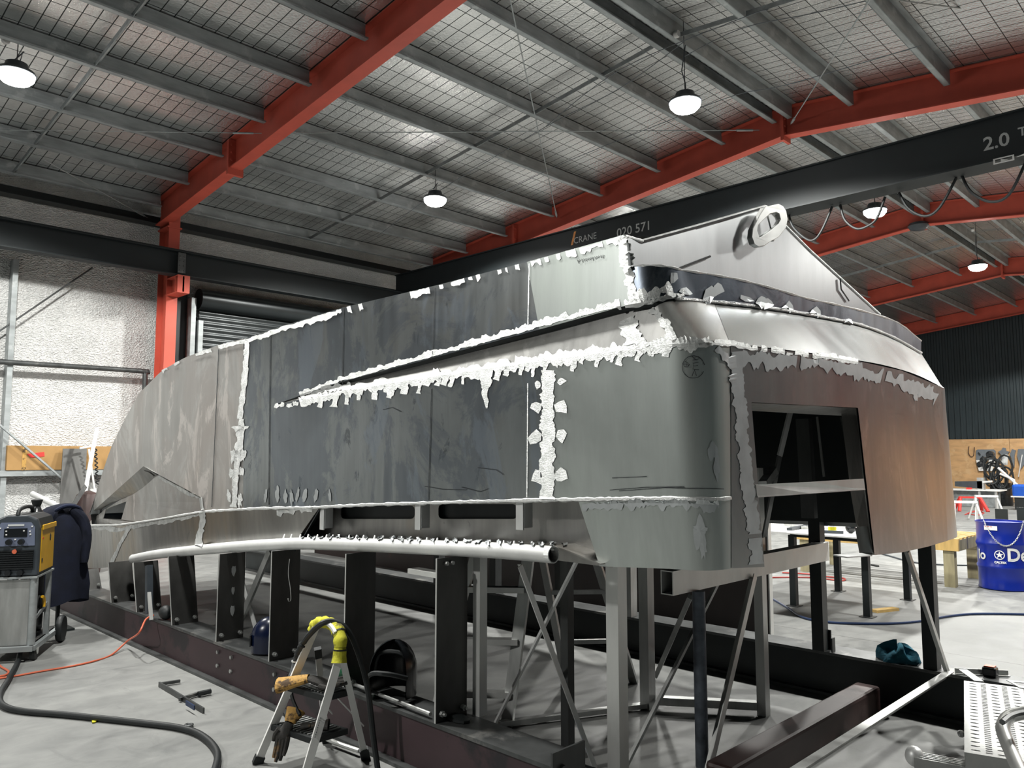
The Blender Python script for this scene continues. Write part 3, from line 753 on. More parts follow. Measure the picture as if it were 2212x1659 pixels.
# --- transom
def patch(lo, up, nu, nv, back=0.0, f=None):
    f = f or (lambda x, y: tr_pt(x, y, back)); rows = []
    def at(pl, t):
        n = len(pl)-1; k = min(int(t*n), n-1); s = t*n-k; return (pl[k][0]+(pl[k+1][0]-pl[k][0])*s, pl[k][1]+(pl[k+1][1]-pl[k][1])*s)
    for j in range(nv+1):
        r = []
        for i in range(nu+1):
            a, b = at(lo, i/nu), at(up, i/nu); t = j/nv; r.append(f(a[0]+(b[0]-a[0])*t, a[1]+(b[1]-a[1])*t))
        rows.append(r)
    return rows
KN = [(1575,743),(1620,749),(1675,756),(1730,762),(1776,768),(1845,779),(1911,791),(1978,811),(2034,838)]      # lower knuckle on the transom
m = MB()
m.grid(patch([(1577,1227),(1648,1224)], [(1576,869),(1620,869)], 4, 10))
m.grid(patch([(1576,869),(1620,869)], [(1575,743),(1620,749)], 4, 4))
m.grid(patch([(1620,869),(1735,875),(1850,881)], [(1620,749),(1735,763),(1850,780)], 10, 4))
m.grid(patch([(1850,881),(1945,895),(2034,912)], [(1850,780),(1945,801),(2034,838)], 10, 4))
m.grid(patch([(1886,1199),(1945,1193),(2000,1181),(2044,1168)], [(1850,881),(1911,890),(1975,900),(2034,912)], 12, 10))
m.build('transom_plate', M['transom'], hull, smooth=True, solid=.008, soff=1)
# starboard corner and side (mirror of the near side, seen past the transom)
CX = 4.32
def mir(pts): return [Vector((2*CX - p.x, p.y, p.z)) for p in pts]
def stb(k, px, py):
    p0 = tr_pt(px, py) if k != 'L3' else tr_pt(px, py, .22)
    return p0
RIM = [(2044,1168),(2034,912),(2034,838)]
levs = []
for k, (px, py) in (('L0',(2044,1168)),('M',(2034,912)),('L2',(2034,838))):
    p0 = tr_pt(px, py); xs = {'L0': 5.80, 'M': 5.79, 'L2': 5.78}[k]; p1 = Vector((max(xs, p0.x+.05), p0.y+.16, p0.z+.01)); c = Vector((p1.x, p0.y-.004, p0.z)); arc = []
    for i in range(9):
        t = i/8; arc.append(p0*(1-t)**2 + c*(2*t*(1-t)) + p1*t*t)
    far = []
    for i in range(1, 31):
        y = p1.y + (10.6-p1.y)*i/30; zz = p1.z + ((.35 if k == 'L0' else (1.6 if k == 'M' else 1.7)) - p1.z)*(i/30)**2*(1 if k == 'L0' else .3)
        far.append(Vector((p1.x - .36*max(0,(y-6)/5)**2.2, y, zz)))
    levs.append(arc + far)
m = MB(); m.grid(between(levs[0], levs[1], 3) + between(levs[1], levs[2], 3)[1:]); m.build('far_side_plating', M['hull_v'], hull, smooth=True, solid=.006)
m = MB(); t2 = mir(tt); st = levs[2]
lg = tr_pt(1988,764,.22); top = [Vector((min(p.x-.02, lg.x + max(0,p.y-lg.y)*.3), max(p.y, lg.y), lg.z)) for p in st]; m.grid([st, top, [Vector((p.x, max(p.y, 2.07), 2.66)) for p in top]]); m.build('far_side_plating', M['hull_v'], hull, smooth=True, solid=.006)
# bottom skins up to the keel and a blunt bow closing the form
keel = [Vector((4.32, p.y*.98+.12, min(3.08 - .012*p.y, p.z + (.32 if p.z > 2.6 else .0)))) for p in tt]
m = MB(); m.grid([[p + V(.006,0,-.004) for p in tt], keel]); m.build('bottom_skin', M['hull_v'], hull, smooth=True)
m = MB(); m.grid([keel, [Vector((2*CX-p.x, p.y, p.z)) for p in tt]]); m.build('bottom_skin', M['hull_v'], hull, smooth=True)
bl = [l1[0], ln[0], tt[3], tt[8], tt[14]]
m = MB(); rows = []
for i in range(9):
    t = i/8; rows.append([Vector((p.x+.02 + (2*CX-2*p.x-.04)*t, p.y - .02*math.sin(math.pi*t), p.z)) for p in bl])
m.grid(rows); m.build('bow_plate', M['hull'], hull, smooth=True)
# sloped band above the transom, from lower knuckle to the ledge
LG = [(1540,652),(1607,659),(1675,668),(1742,679),(1800,690),(1860,703),(1928,730),(1988,764)]
KS = [(1575,743),(1640,751),(1708,759),(1776,768),(1845,779),(1911,791),(1978,811),(2034,838)]
lo = [tr_pt(*p) for p in KS]; up = [tr_pt(p[0], p[1], .22) for p in LG]
m = MB(); m.grid(between(smoothpath(lo, 5), smoothpath(up, 5), 5)); m.build('transom_slope', M['slope'], hull, smooth=True, solid=.006, soff=1)
# rounded dark band standing on the ledge
LB = [(1500,647),(1560,652),(1607,657),(1675,666),(1742,677),(1800,688),(1860,701),(1928,727),(1988,761)]
UB = [(1472,585),(1540,595),(1607,608),(1675,626),(1742,646),(1800,658),(1877,677),(1940,699),(1988,737)]
blo = corner(l4[-1], pl_('L4', *LB[0])); p_top = on_xf(1362, 579, lambda y: 2.84)
bup = corner(p_top, pl_('B', *UB[0]))
LO = [l4[-1]] + blo + smoothpath([tr_pt(p[0], p[1], .20) for p in LB], 4)[1:]; UP = [p_top] + bup + smoothpath([tr_pt(p[0], p[1], .20) for p in UB], 4)[1:]
m = MB(); m.grid(between(LO, UP, 4)); m.build('ledge_band', M['band'], hull, smooth=True, solid=.006, soff=1)
m = MB(); m.tube([p+V(0,-.004,.002) for p in UP], [.004+.002*(i%3) for i in range(len(UP))], 5); m.build('weld_seam', M['weldbead'], hull)
m = MB(); m.tube([p+V(0,-.006,-.004) for p in LO[6:]], [.007+.003*(i%2) for i in range(len(LO)-6)], 6); m.build('weld_seam', M['weldbead'], hull)
m = MB(); m.grid([UP, [Vector((p.x, max(p.y+.001, 2.06), p.z)) for p in UP]]); m.build('ledge_top', M['hull_v'], hull)
# V-shaped end plate, its lap patch, and the lifting eye
YV = 2.05
vp = lambda px, py, y=YV: on_y(px, py, y)
m = MB(); m.slab([vp(*p) for p in ((1356,513),(1388,522),(1500,491),(1652,447),(1749,541),(1830,614),(1901,680),(1908,687),(1896,706),(1860,716),(1700,690),(1430,650),(1362,590))], (0,.008,0))
m.build('end_plate', M['hull_v'], hull)
m = MB(); m.slab([vp(*p, YV-.008) for p in ((1356,513),(1388,524),(1502,494),(1515,521),(1534,552),(1462,581),(1380,579),(1363,575))], (0,.006,0)); m.build('lap_patch', M['hull_v'], hull)
m = MB()
for a, b in (((1462,582),(1534,554)), ((1363,578),(1385,582))): m.tube([vp(*a, YV-.012), vp(*b, YV-.012)], .006, 5)
m.tube([vp(1388,523,YV-.01), vp(1502,492,YV-.01), vp(1650,449,YV-.01)], .006, 5); build_apart(m, 'open_joint', M['black'], hull)
m = MB(); m.tube([vp(1354,511), vp(1388,521,YV-.01)], .008, 6); m.tube([vp(1388,520,YV), vp(1500,489,YV), vp(1653,445,YV)], .007, 6); m.tube([vp(1655,446), vp(1749,540), vp(1901,679)], .008, 6); build_apart(m, 'plate_edging', M['ground'], hull)
m = MB(); m.tube([vp(1815,602,YV-.01), vp(1817,625,YV-.01), vp(1834,650,YV-.01)], .005, 5); build_apart(m, 'stiffener_edging', M['steel'], hull)
eo = [(1652,447),(1640,466),(1626,494),(1624,512),(1629,526),(1640,533),(1652,531),(1664,522),(1684,511),(1698,493),(1702,474),(1699,456),(1692,445),(1682,440),(1668,443)]
eh = [(1664,462),(1650,475),(1638,487),(1636,498),(1641,513),(1652,506),(1666,496),(1681,483),(1686,474),(1683,462),(1677,459)]
m = MB(); YE = YV-.16; m.slab([vp(*p, YE+.10-(p[0]-1624)*.0006) for p in eo], (.01,.035,0), [[vp(*p, YE+.10-(p[0]-1624)*.0006) for p in eh]]); m.build('lifting_eye', M['alu'], hull, bevel=.004)
m = MB(); m.tube([vp(1653,448,YV-.02), vp(1664,490,YV-.06), vp(1669,519,YV-.03)], [.007,.004,.012], 6); m.build('weld_seam', M['weldbead'], hull)
# doorway in the transom: crossbar, jamb frames, sill, inner framing
m = MB(); m.slab([tr_pt(*p, -.012) for p in ((1633,1047),(1750,1041),(1866,1034),(1869,1058),(1750,1066),(1636,1074))], (0,.006,0)); a, b = tr_pt(1636,1073,-.012), tr_pt(1868,1057,-.012)
m.bar(a+V(0,.03,0), b+V(0,.03,0), .07, .006); m.build('crossbar', M['alu'], hull)
m = MB(); J = lambda px, py, d: tr_pt(px, py, d)
m.grid([[J(1850,881,.006),J(1868,1060,.006),J(1886,1199,.006)], [J(1818,890,.16),J(1838,1060,.16),J(1852,1130,.16)]]); m.grid([[J(1818,890,.16),J(1838,1060,.16),J(1852,1130,.16)],[J(1824,890,.18),J(1846,1060,.18),J(1860,1190,.18)]])
m.build('jamb_frame', M['hull_low'], hull, solid=.005)
m = MB(); m.grid([[J(1619,869,.008),J(1735,875,.008),J(1851,881,.008)], [J(1619,886,.2),J(1735,893,.2),J(1835,898,.2)]]); m.build('head_frame', M['hull_low'], hull, solid=.005)
m = MB(); m.tube([J(1862,1140,.06), J(1872,1196,.03)], [.035,.035], 14); m.build('corner_tube', M['alu_dull'], hull, smooth=True)
m = MB(); m.slab([J(1800,1198,.02),J(1884,1193,.02),J(1884,1199,.0),J(1830,1203,.0)], (0,0,-.006)); m.build('sill_plate', M['alu_bright'], hull)
for (a, b, xx, w, mt) in (((1736,905),(1749,1119),5.2,.09,'steel'), ((1824,900),(1846,1020),5.55,.05,'steel'), ((1765,900),(1780,1030),5.4,.015,'alu_dull')):
    m = MB(); m.bar(on_x(*a, xx), on_x(*b, xx), w, w*.6, (1,0,0)); m.build('inner_frame', M[mt], hull)
m = MB(); m.bar(on_y(1707,890,2.3), on_y(1684,985,2.35), .055, .012, (0,1,0)); m.build('inner_strut', M['alu_bright'], hull)
m = MB(); m.bar(on_y(1684,985,2.35), on_y(1650,1160,2.5), .055, .012, (0,1,0)); m.build('inner_strut', M['steel'], hull)
m = MB(); m.bar(on_y(1672,1015,2.4), on_y(1648,1048,2.3), .05, .05, (0,1,0)); m.build('inner_strut', M['alu_dull'], hull)
m = MB(); m.bar(on_y(1622,881,2.6), on_y(1790,896,2.6), .02, .02); m.build('inner_stringer', M['alu_dull'], hull)
# added black sheets standing in for the shade inside the cabin
m = MB(); m.grid([[V(3.0,y,2.2), V(5.6,y,2.2)] for y in (2.2, 4, 6, 7.4)]); m.build('cabin_shade', M['black_steel'], hull)
m = MB(); m.grid([[V(3.05,5.6,1.25), V(5.65,5.6,1.25)], [V(3.05,5.6,2.2), V(5.65,5.6,2.2)]]); m.build('shade_bulkhead', M['black_steel'], hull)
m = MB(); m.grid([[V(5.6,2.0,1.24), V(5.6,7.4,1.1)], [V(5.6,2.0,2.2), V(5.6,7.4,2.2)]]); m.build('cabin_shade', M['black_steel'], hull)
m = MB(); m.grid([[V(3.06,2.6,1.24), V(3.06,7.4,1.1)], [V(3.06,2.6,2.2), V(3.06,7.4,2.2)]]); m.build('cabin_shade', M['black_steel'], hull)

# ---------------------------------------------------------------- marks on the plating, laid on the real surface
bpy.context.view_layer.update()
dg = bpy.context.evaluated_depsgraph_get(); vs = []; fs = []
for o in hull.children:
    if o.type != 'MESH': continue
    o0 = len(vs); mw = org(o); me = o.data
    vs += [Vector(v.co) + mw for v in me.vertices]; fs += [tuple(i + o0 for i in p.vertices) for p in me.polygons]
BV = BVHTree.FromPolygons(vs, fs)
def hit(px, py, off=.0035):
    d = ray(px, py).normalized(); r = BV.ray_cast(EYE, d)
    if r[0] is None or r[3] > 14: return None
    n = r[1]
    if n.dot(d) > 0: n = -n
    return r[0] + n*(off+.0065)
def strip(m, pl, wl, wr, jag=.5, step=7, seed=1, blocky=False):      # ragged band along a polyline
    rnd = random.Random(seed); pts = []; step = min(step, 4.2)
    for (x0,y0),(x1,y1) in zip(pl, pl[1:]):
        L = math.hypot(x1-x0, y1-y0); n = max(1, int(L/step))
        for k in range(n): pts.append((x0+(x1-x0)*k/n, y0+(y1-y0)*k/n, (x1-x0)/L, (y1-y0)/L))
    L = math.hypot(pl[-1][0]-pl[-2][0], pl[-1][1]-pl[-2][1]); pts.append((pl[-1][0], pl[-1][1], (pl[-1][0]-pl[-2][0])/L, (pl[-1][1]-pl[-2][1])/L))
    prev = None; N = len(pts); cl = cr = 1
    for k, (x, y, tx, ty) in enumerate(pts):
        nx, ny = -ty, tx; f = k/(N-1)
        a = wl(f) if callable(wl) else wl; b = wr(f) if callable(wr) else wr
        if k % 3 == 0: bl_, br_ = 1+jag*rnd.uniform(-1,1), 1+jag*rnd.uniform(-1,1)
        cl, cr = bl_+jag*.55*rnd.uniform(-1,1), br_+jag*.55*rnd.uniform(-1,1)
        row = [hit(x - nx*a*cl, y - ny*a*cl), hit(x, y), hit(x + nx*b*cr, y + ny*b*cr)]
        if None in row: prev = None; continue
        if prev and max((p-q).length for p, q in zip(prev, row)) < .6:
            m.add(prev + row, [(0,1,4,3),(1,2,5,4)])
        prev = row
def dab(m, x, y, rx, ry, ang=0, seed=0, n=15, jag=.42):
    rnd = random.Random(seed + int(x*7+y)); c = hit(x, y)
    if c is None: return
    P_ = []
    for k in range(n):
        g = 2*math.pi*k/n; q = 1 + jag*rnd.uniform(-1, .6); u, v = rx*math.cos(g)*q, ry*math.sin(g)*q
        h = hit(x + u*math.cos(ang) - v*math.sin(ang), y + u*math.sin(ang) + v*math.cos(ang))
        if h is None or (h-c).length > .5: return
        P_.append(h)
    m.add([c] + P_, [(0, k+1, (k+1) % n + 1) for k in range(n)])
def stroke(m, pl, w=1.0, step=6):
    strip(m, pl, w/2, w/2, .2, step)
# ground metal along top edge, seams, chine
m = MB()
strip(m, [(345,806),(400,775),(470,750),(540,733),(600,713),(740,671)], 3, lambda f: 4+4*f, .5, 8, 1)
strip(m, [(740,670),(850,640),(943,621),(1060,589),(1145,569),(1250,540),(1345,514)], 3, 9, .6, 9, 2); build_apart(m, 'ground_edging', M['ground'], hull)
m = MB(); strip(m, [(537,732),(533,800),(527,860),(520,905)], 5, 6, .25, 7, 3); strip(m, [(524,905),(520,945),(515,990),(511,1040),(508,1096)], 7, 7, .3, 8, 4)
for (x, y, a, b) in ((520,925,18,9),(508,985,9,16),(527,983,8,14),(503,1022,6,12),(523,1018,6,11),(497,1072,5,14),(520,1080,6,16)): dab(m, x, y, a, b)
build_apart(m, 'ground_seam', M['ground'], hull)
m = MB(); strip(m, [(650,853),(740,820),(850,790),(943,765),(1060,735),(1145,710),(1250,683),(1330,664),(1400,652),(1475,640)], lambda f: 5+7*f, 3, .5, 8, 5); build_apart(m, 'ground_edging', M['ground'], hull)
m = MB()
strip(m, [(650,868),(740,846),(860,826),(976,808),(1080,793),(1179,779),(1290,764),(1381,753),(1450,744),(1530,740)], lambda f: 9+4*f, lambda f: 9+6*f, .5, 9, 6)
strip(m, [(655,862),(690,845),(760,832)], 8, 8, .5, 8, 7)
rnd = random.Random(5); x = 700
while x < 1450:
    y = poly_at(LV['L2'], x); L = rnd.uniform(12, 30); strip(m, [(x, y+6), (x-rnd.uniform(2,9), y+6+L)], rnd.uniform(3,8), rnd.uniform(3,8), .4, 8, int(x)); x += rnd.uniform(12, 34)
strip(m, [(1053,812),(1050,850),(1054,882)], lambda f: 14*(1-f)+2, lambda f: 12*(1-f)+1, .3, 8, 8)
for x, y in ((600,877),(612,875),(628,876),(640,872)): dab(m, x, y, 7, 6)
build_apart(m, 'ground_edging', M['ground'], hull)
m = MB(); strip(m, [(1187,800),(1186,900),(1185,1000),(1183,1078)], 15, 15, .25, 10, 9)
for (x, y, a, b, g) in ((1160,880,13,12,.3),(1215,880,13,16,-.2),(1158,945,14,16,.4),(1216,942,12,14,.5),(1162,1030,12,18,0),(1212,1028,15,18,.3),(1215,823,10,8,0),(1165,830,10,10,0)): dab(m, x, y, a, b, g, 3, 7)
build_apart(m, 'ground_seam', M['ground'], hull)
m = MB(); strip(m, [(1345,512),(1355,560),(1362,600),(1372,640)], 9, 12, .35, 8, 10); strip(m, [(1360,645),(1400,636),(1450,625)], 9, 9, .7, 8, 11)
strip(m, [(1360,688),(1375,720),(1395,752)], 14, 22, .5, 8, 12); strip(m, [(1410,668),(1440,700),(1460,735)], 6, 9, .5, 8, 13); build_apart(m, 'ground_edging', M['ground'], hull)
m = MB(); strip(m, [(1500,740),(1560,742),(1620,752),(1700,762),(1790,772),(1850,782)], 5, 5, .4, 9, 14); build_apart(m, 'ground_edging', M['ground'], hull)
m = MB(); strip(m, [(1585,760),(1592,850),(1603,950),(1612,1050),(1625,1140),(1632,1218)], 12, 14, .3, 9, 15); strip(m, [(1545,752),(1570,775),(1580,800)], 8, 8, .5, 8, 16)
strip(m, [(1600,772),(1700,778),(1790,790),(1880,808),(1960,830),(2020,860)], 12, 14, .7, 8, 17); build_apart(m, 'scuffed_edging', M['smear'], hull)
m = MB(); dab(m, 1545,1000,7,38); dab(m, 1537,975,10,20); dab(m, 1512,1150,12,36); dab(m, 1520,1180,7,26); dab(m, 1975,857,5,12); dab(m, 1512,1145,16,14)
strip(m, [(1260,1092),(1350,1086),(1450,1086),(1550,1090)], 6, 10, .7, 9, 18); build_apart(m, 'scuff_stain', M['smear'], hull)
m = MB(); rnd = random.Random(9)
for x in (576,602,620,632,645,660,685,715): dab(m, x, 1072+rnd.uniform(-4,4), rnd.uniform(3,6), rnd.uniform(14,20), rnd.uniform(-.1,.2))
x = 655
while x < 1240: dab(m, x, poly_at([(655,1157),(1240,1178)], x), rnd.uniform(4,9), rnd.uniform(4,8)); x += rnd.uniform(18, 30)
build_apart(m, 'grinder_stain', M['smear'], hull)
m = MB()
for x, y, a, b in ((1452,600,8,16),(1530,640,12,20),(1545,625,14,20),(1610,646,14,8),(1640,652,10,12),(1655,655,12,10),(1700,665,16,14),(1760,676,14,11),(1480,632,16,8),(1830,694,12,8)): dab(m, x, y, a, b, .3, 2, 7)
build_apart(m, 'scuff_stain', M['smear'], hull)
m = MB(); strip(m, [(282,1135),(262,1175),(238,1225)], 4, 4, .3, 6, 20); strip(m, [(441,1104),(436,1140),(428,1180)], 8, 7, .4, 7, 21); strip(m, [(200,1140),(260,1142),(330,1130),(440,1110)], 3, 5, .5, 7, 22)
strip(m, [(312,1008),(370,1042),(432,1074)], 1, 5, .4, 7, 23); strip(m, [(437,1074),(441,1103)], 2, 4, .3, 6, 24); strip(m, [(600,1102),(640,1100),(676,1096)], 2, 8, .6, 7, 25); build_apart(m, 'ground_seam', M['ground'], hull)
# thin plate joints, scratches and marker writing
m = MB()
for pl in ([(745,668),(742,835)],[(943,622),(937,772)],[(587,712),(585,870),(583,1090)],[(935,840),(928,1080)],[(475,755),(460,1095)]): stroke(m, pl, 1.6, 10)
build_apart(m, 'plate_joint', M['ink'], hull)
m = MB()
for pl in ([(1146,570),(1143,712)],[(1143,828),(1141,1078)]): stroke(m, pl, 2.2, 10)
build_apart(m, 'plate_joint', M['ground'], hull)
m = MB()
c = (1497,793); stroke(m, [(c[0]+23*math.cos(g), c[1]+24*math.sin(g)) for g in [.4+5.7*k/22 for k in range(23)]], 1.3, 4)
stroke(m, [(1487,786+0),(1482,780),(1476,784),(1478,792),(1486,793),(1489,787)], 1.2, 4); stroke(m, [(1479,787),(1487,787)], 1, 4); stroke(m, [(1483,782),(1483,792)], 1, 4)
stroke(m, [(1494,813),(1499,799),(1504,812)], 1.3, 4); stroke(m, [(1508,799),(1496,798),(1497,791),(1506,790)], 1.3, 4); stroke(m, [(1498,791),(1496,785),(1507,783)], 1.2, 4)
stroke(m, [(1495,778),(1508,777),(1507,770),(1500,772),(1501,777),(1493,769)], 1.3, 4)
rnd = random.Random(2)
for k in range(13):
    x = 1250+4.6*k; y = 566-.9*k; stroke(m, [(x, y-4), (x+rnd.uniform(-1,3), y+rnd.uniform(1,4)), (x+3, y-3)], 1.1, 4)
for pl in ([(1320,1058),(1400,1052),(1480,1051)],[(1325,1032),(1400,1029)],[(1340,1060),(1440,1053),(1560,1056)],[(920,1050),(960,1057),(1010,1058)],[(1000,1052),(1040,1062),(1058,1055)],[(1035,1010),(1075,1015),(1090,1025)],[(830,885),(850,880),(870,890)]): stroke(m, pl, 1.4, 8)
build_apart(m, 'marker_lettering', M['ink'], hull)

# ================================================================ THE CRADLE
def beam(label, x0, x1, y0, y1, h=.3, face='primer'):
    t = thing('cradle_beam', label, 'beam', ((x0+x1)/2, y0, 0), 'cradle base beams')
    m = MB(); m.box((x0+.03,y0,.02),(x1-.03,y1,h-.02)); m.build('web', M[face], t)
    m = MB(); m.box((x0,y0,h-.02),(x1,y1,h)); m.build('top_flange', M['steel'], t)
    m = MB(); m.box((x0-.02,y0,0),(x1+.02,y1,.02)); m.build('bottom_flange', M['steel'], t)
    m = MB(); m.box((x0,y0-.012,.02),(x1,y0,h+.06)); m.lathe([(.018,-.03),(.018,-.012)], (x0+.06,y0,h-.02), 6, axis='y'); m.build('end_plate', M['steel'], t)
    return t
PYL = [9.05, 8.10, 7.45, 6.67, 5.85, 5.04, 4.13, 3.27]
b1 = beam('purple-brown primed steel beam along the near side of the cradle', 2.74, 2.97, 2.46, 11.3)
m = MB()
for y in (5.0, 5.86):
    for dy in (0, -.22):
        for z in (.22, .12): m.lathe([(.014,0),(.014,.016)], (2.752, y+dy, z), 6, axis='x')
m.build('bolt', M['alu_dull'], b1)
beam('dark steel beam along the far side of the cradle', 5.68, 5.92, 1.12, 11.3, face='black_steel')
pz = lambda y: min(path, key=lambda p: abs(p.y - y)).z
lz0 = level('L0'); lz = lambda y: min(lz0, key=lambda p: abs(p.y - y)).z
pn = ['nearest the bow', 'second from the bow', 'third from the bow', 'fourth from the bow', 'fifth from bow, ground patches', 'sixth from bow, by blue helmet', 'behind the step stool', 'nearest the stern, beside the square post']
for i, y in enumerate(PYL):
    lean = .13 if i < 4 else 0; top = (pz(y+lean) - .046) if y < 8.5 else lz(y+lean) - .014
    t = thing('cradle_plate', 'flat steel upright plate on the near cradle beam, ' + pn[i], 'upright plate', (2.85, y, .3), 'steel upright plates of the cradle')
    x1 = 2.96 if i != 4 else 2.955
    m = MB(); th = .010
    m.add([(2.742,y,.30),(x1,y,.30),(x1,y+lean,top),(2.742 if i != 4 else 2.75,y+lean,top)] + [(2.742,y+th,.30),(x1,y+th,.30),(x1,y+lean+th,top),(2.742 if i != 4 else 2.75,y+lean+th,top)],
          [(0,1,2,3),(7,6,5,4),(0,4,5,1),(1,5,6,2),(2,6,7,3),(3,7,4,0)]); m.build('plate', M['steel_plate'], t)
    m = MB(); m.bar((2.7405,y+.005,.30),(2.7405,y+lean+.005,top),.010,.003,(1,0,0)); m.build('lit_edge', M['alu'], t)  # lit plate edge put in as a bright strip
    m = MB()
    for x in (2.775, 2.925): m.lathe([(.016,-.022),(.016,0)], (x, y, .345), 6, axis='y'); m.lathe([(.009,-.04),(.009,0)], (x, y, .345), 6, axis='y')
    if i == 7:
        for x in (2.80, 2.84): m.lathe([(.011,-.02),(.011,0)], (x, y, top-.03), 6, axis='y')
    build_apart(m, 'bolt', M['alu_dull'], t)
    if i == 4:
        m = MB()
        for z, w in ((.52,.03),(.67,.022),(.82,.03)): m.slab([(2.86+w*math.cos(g)*.6, y-.002, z+w*1.3*math.sin(g)*(1+.3*math.sin(3*g))) for g in [k*.7 for k in range(9)]], (0,-.0015,0))
        build_apart(m, 'ground_patch', M['smear'], t)
    if i in (5,):
        m = MB(); m.tube(smoothpath([(2.87,y-.01,.98),(2.86,y-.015,.88),(2.88,y-.012,.78),(2.885,y-.015,.70),(2.87,y-.012,.69),(2.86,y-.02,.71)], 5), .003, 4); tag(m.build('loose_wire', M['alu']), 'thin loose wire hanging on the sixth upright plate from the bow', 'wire')
# other posts and diagonal stays under the boat
def post(label, p, q, w, mat, h=None, kind='post', ang=False, up=(1,0,0), group=None, foot=False):
    m = MB()
    if ang: m.angle(p, q, w, .006, up)
    else: m.bar(p, q, w, h or w, up)
    if foot: m.box((p[0]-.06,p[1]-.06,p[2]),(p[0]+.06,p[1]+.06,p[2]+.008))
    return tag(m.build('support_post' if kind == 'post' else 'diagonal_stay', M[mat]), label, kind, group)
PG, DG = 'posts holding up the hull', 'diagonal stays under the hull'
post('bright square aluminium post beside the last steel plate of the near beam', (3.0,3.21,.30), (3.0,3.21,1.16), .055, 'alu', group=PG)
post('thick pale aluminium post with pencilled numbers, at bottom centre under the stern', (3.235,2.455,0), (3.235,2.455,1.26), .075, 'alu', group=PG)
post('dark square steel post crossed by two aluminium stays', (3.47,2.985,0), (3.47,2.985,1.3), .055, 'steel', group=PG)
post('dull aluminium post with a sunlit brown edge, behind the pale centre post', (4.54,3.19,0), (4.54,3.19,1.3), .075, 'alu_dull', group=PG)
post('bright aluminium post seen through the transom doorway behind the box tube', (4.95,2.56,0), (4.95,2.56,1.62), .062, 'alu', group=PG)
m = MB(); m.tube([(3.92,2.40,0),(3.92,2.40,.945)], .036, 16); tag(m.build('support_post', M['pipe_steel'], smooth=True), 'round blotchy steel pipe standing under the end of the box tube', 'post', PG)
post('black steel post at the far beam under the box tube, with a bolted bracket', (5.72,2.50,.30), (5.72,2.50,1.3), .085, 'black_steel', group=PG)
post('black steel post at the far beam beside the teal rag', (5.74,1.76,.30), (5.74,1.76,1.22), .085, 'black_steel', group=PG)
m = MB(); m.box((5.765,2.44,.30),(5.775,2.56,.44)); m.box((5.69,2.40,.30),(5.74,2.41,.40)); tag(m.build('post_bracket', M['black_steel']), 'small black bolted bracket at the foot of the far post', 'bracket')
post('far side steel post standing behind the dark brown sheet', (5.73,4.2,.30), (5.73,4.2,1.2), .09, 'alu_dull', group=PG)
for y in (5.0, 5.9, 6.8): post('dim steel post on the far cradle beam, in the shadow under the hull', (5.73,y,.30), (5.73,y,1.1), .09, 'steel', group='shadowed far posts')
post('pale aluminium stay slanting down to the right across the dark square post', (3.50,2.80,0), (2.97,2.86,1.14), .032, 'alu_bright', ang=True, kind='stay', up=(0,1,0), group=DG)
post('pale aluminium stay rising to the right behind the dark square post', (3.337,3.502,.02), (3.111,2.60,1.18), .028, 'alu_bright', .012, kind='stay', up=(0,1,0), group=DG)
post('wide two-tone aluminium stay slanting down from the box tube, right of the steel pipe', (3.823,2.29,0), (4.60,2.40,.945), .045, 'alu', ang=True, kind='stay', up=(0,1,0), group=DG)
post('thin aluminium stay crossing behind the steel pipe to the floor', (3.46,2.62,0), (4.278,2.48,.95), .02, 'alu_dull', kind='stay', up=(0,1,0), group=DG)
post('short dim stay rising from the brown-edged post to the box tube', (4.80,3.3,.14), (4.25,2.66,.84), .03, 'alu_dull', kind='stay', up=(0,1,0), group=DG)
post('aluminium stay from the far beam end up to the transom corner', (5.62,1.62,.32), (5.22,1.70,1.12), .034, 'alu', ang=True, kind='stay', up=(0,1,0), group=DG)
post('bright stay leaning left in the crossed pair between the upright plates', (3.03,5.75,.30), (2.98,6.15,1.0), .055, 'alu_bright', .006, kind='stay', up=(1,0,0), group=DG)
post('dim stay leaning right in the crossed pair between the upright plates', (2.99,6.05,.30), (2.93,5.42,1.0), .055, 'alu_dull', .02, kind='stay', up=(1,0,0), group=DG)
post('long aluminium tie bar lying across the beam ends at the bottom right', (5.60,1.64,.335), (3.15,1.64,.335), .05, 'alu_dull', ang=True, kind='tie bar', up=(0,0,-1), group=None)
post('aluminium floor bar between the brown-edged post and the bright far post', (4.56,3.13,.06), (4.93,2.60,.06), .06, 'alu_dull', .05, kind='floor bar', up=(0,0,1))
post('aluminium floor bar running left from the brown-edged post', (4.50,3.18,.03), (3.55,3.62,.03), .05, 'alu_dull', .03, kind='floor bar', up=(0,0,1))
m = MB(); x0, x1, y0, y1, z0, z1, th = 3.69, 5.72, 2.415, 2.495, .945, 1.075, .006
m.box((x0,y0,z0),(x1,y1,z0+th)); m.box((x0,y0,z1-th),(x1,y1,z1)); m.box((x0,y0,z0+th),(x1,y0+th,z1-th)); m.box((x0,y1-th,z0+th),(x1,y1,z1-th))
t = thing('box_tube', 'open-ended aluminium box tube lying across under the stern', 'tube', (4.7,2.455,.945)); m.build('tube_wall', M['alu'], t)
m = MB(); m.box((x0+.1,y0+th,z0+th),(x0+.11,y1-th,z1-th)); m.build('bore_shade', M['black'], t)  # black plug set in as the shade within the box tube
m = MB(); m.slab([(3.60,2.03,0),(5.56,2.03,0),(5.56,2.03,.17),(3.60,2.03,.17)], (0,.16,0)); tag(m.build('cross_rail', M['primer_red'], bevel=.02), 'brown-red primed steel box rail lying on the floor between the beams', 'rail')
m = MB(); m.box((2.80,3.285,1.035),(2.88,3.60,1.062));
tag(m.build('channel_clip', M['alu']), 'short bright channel clip under the rail tube by the last plate', 'clip')
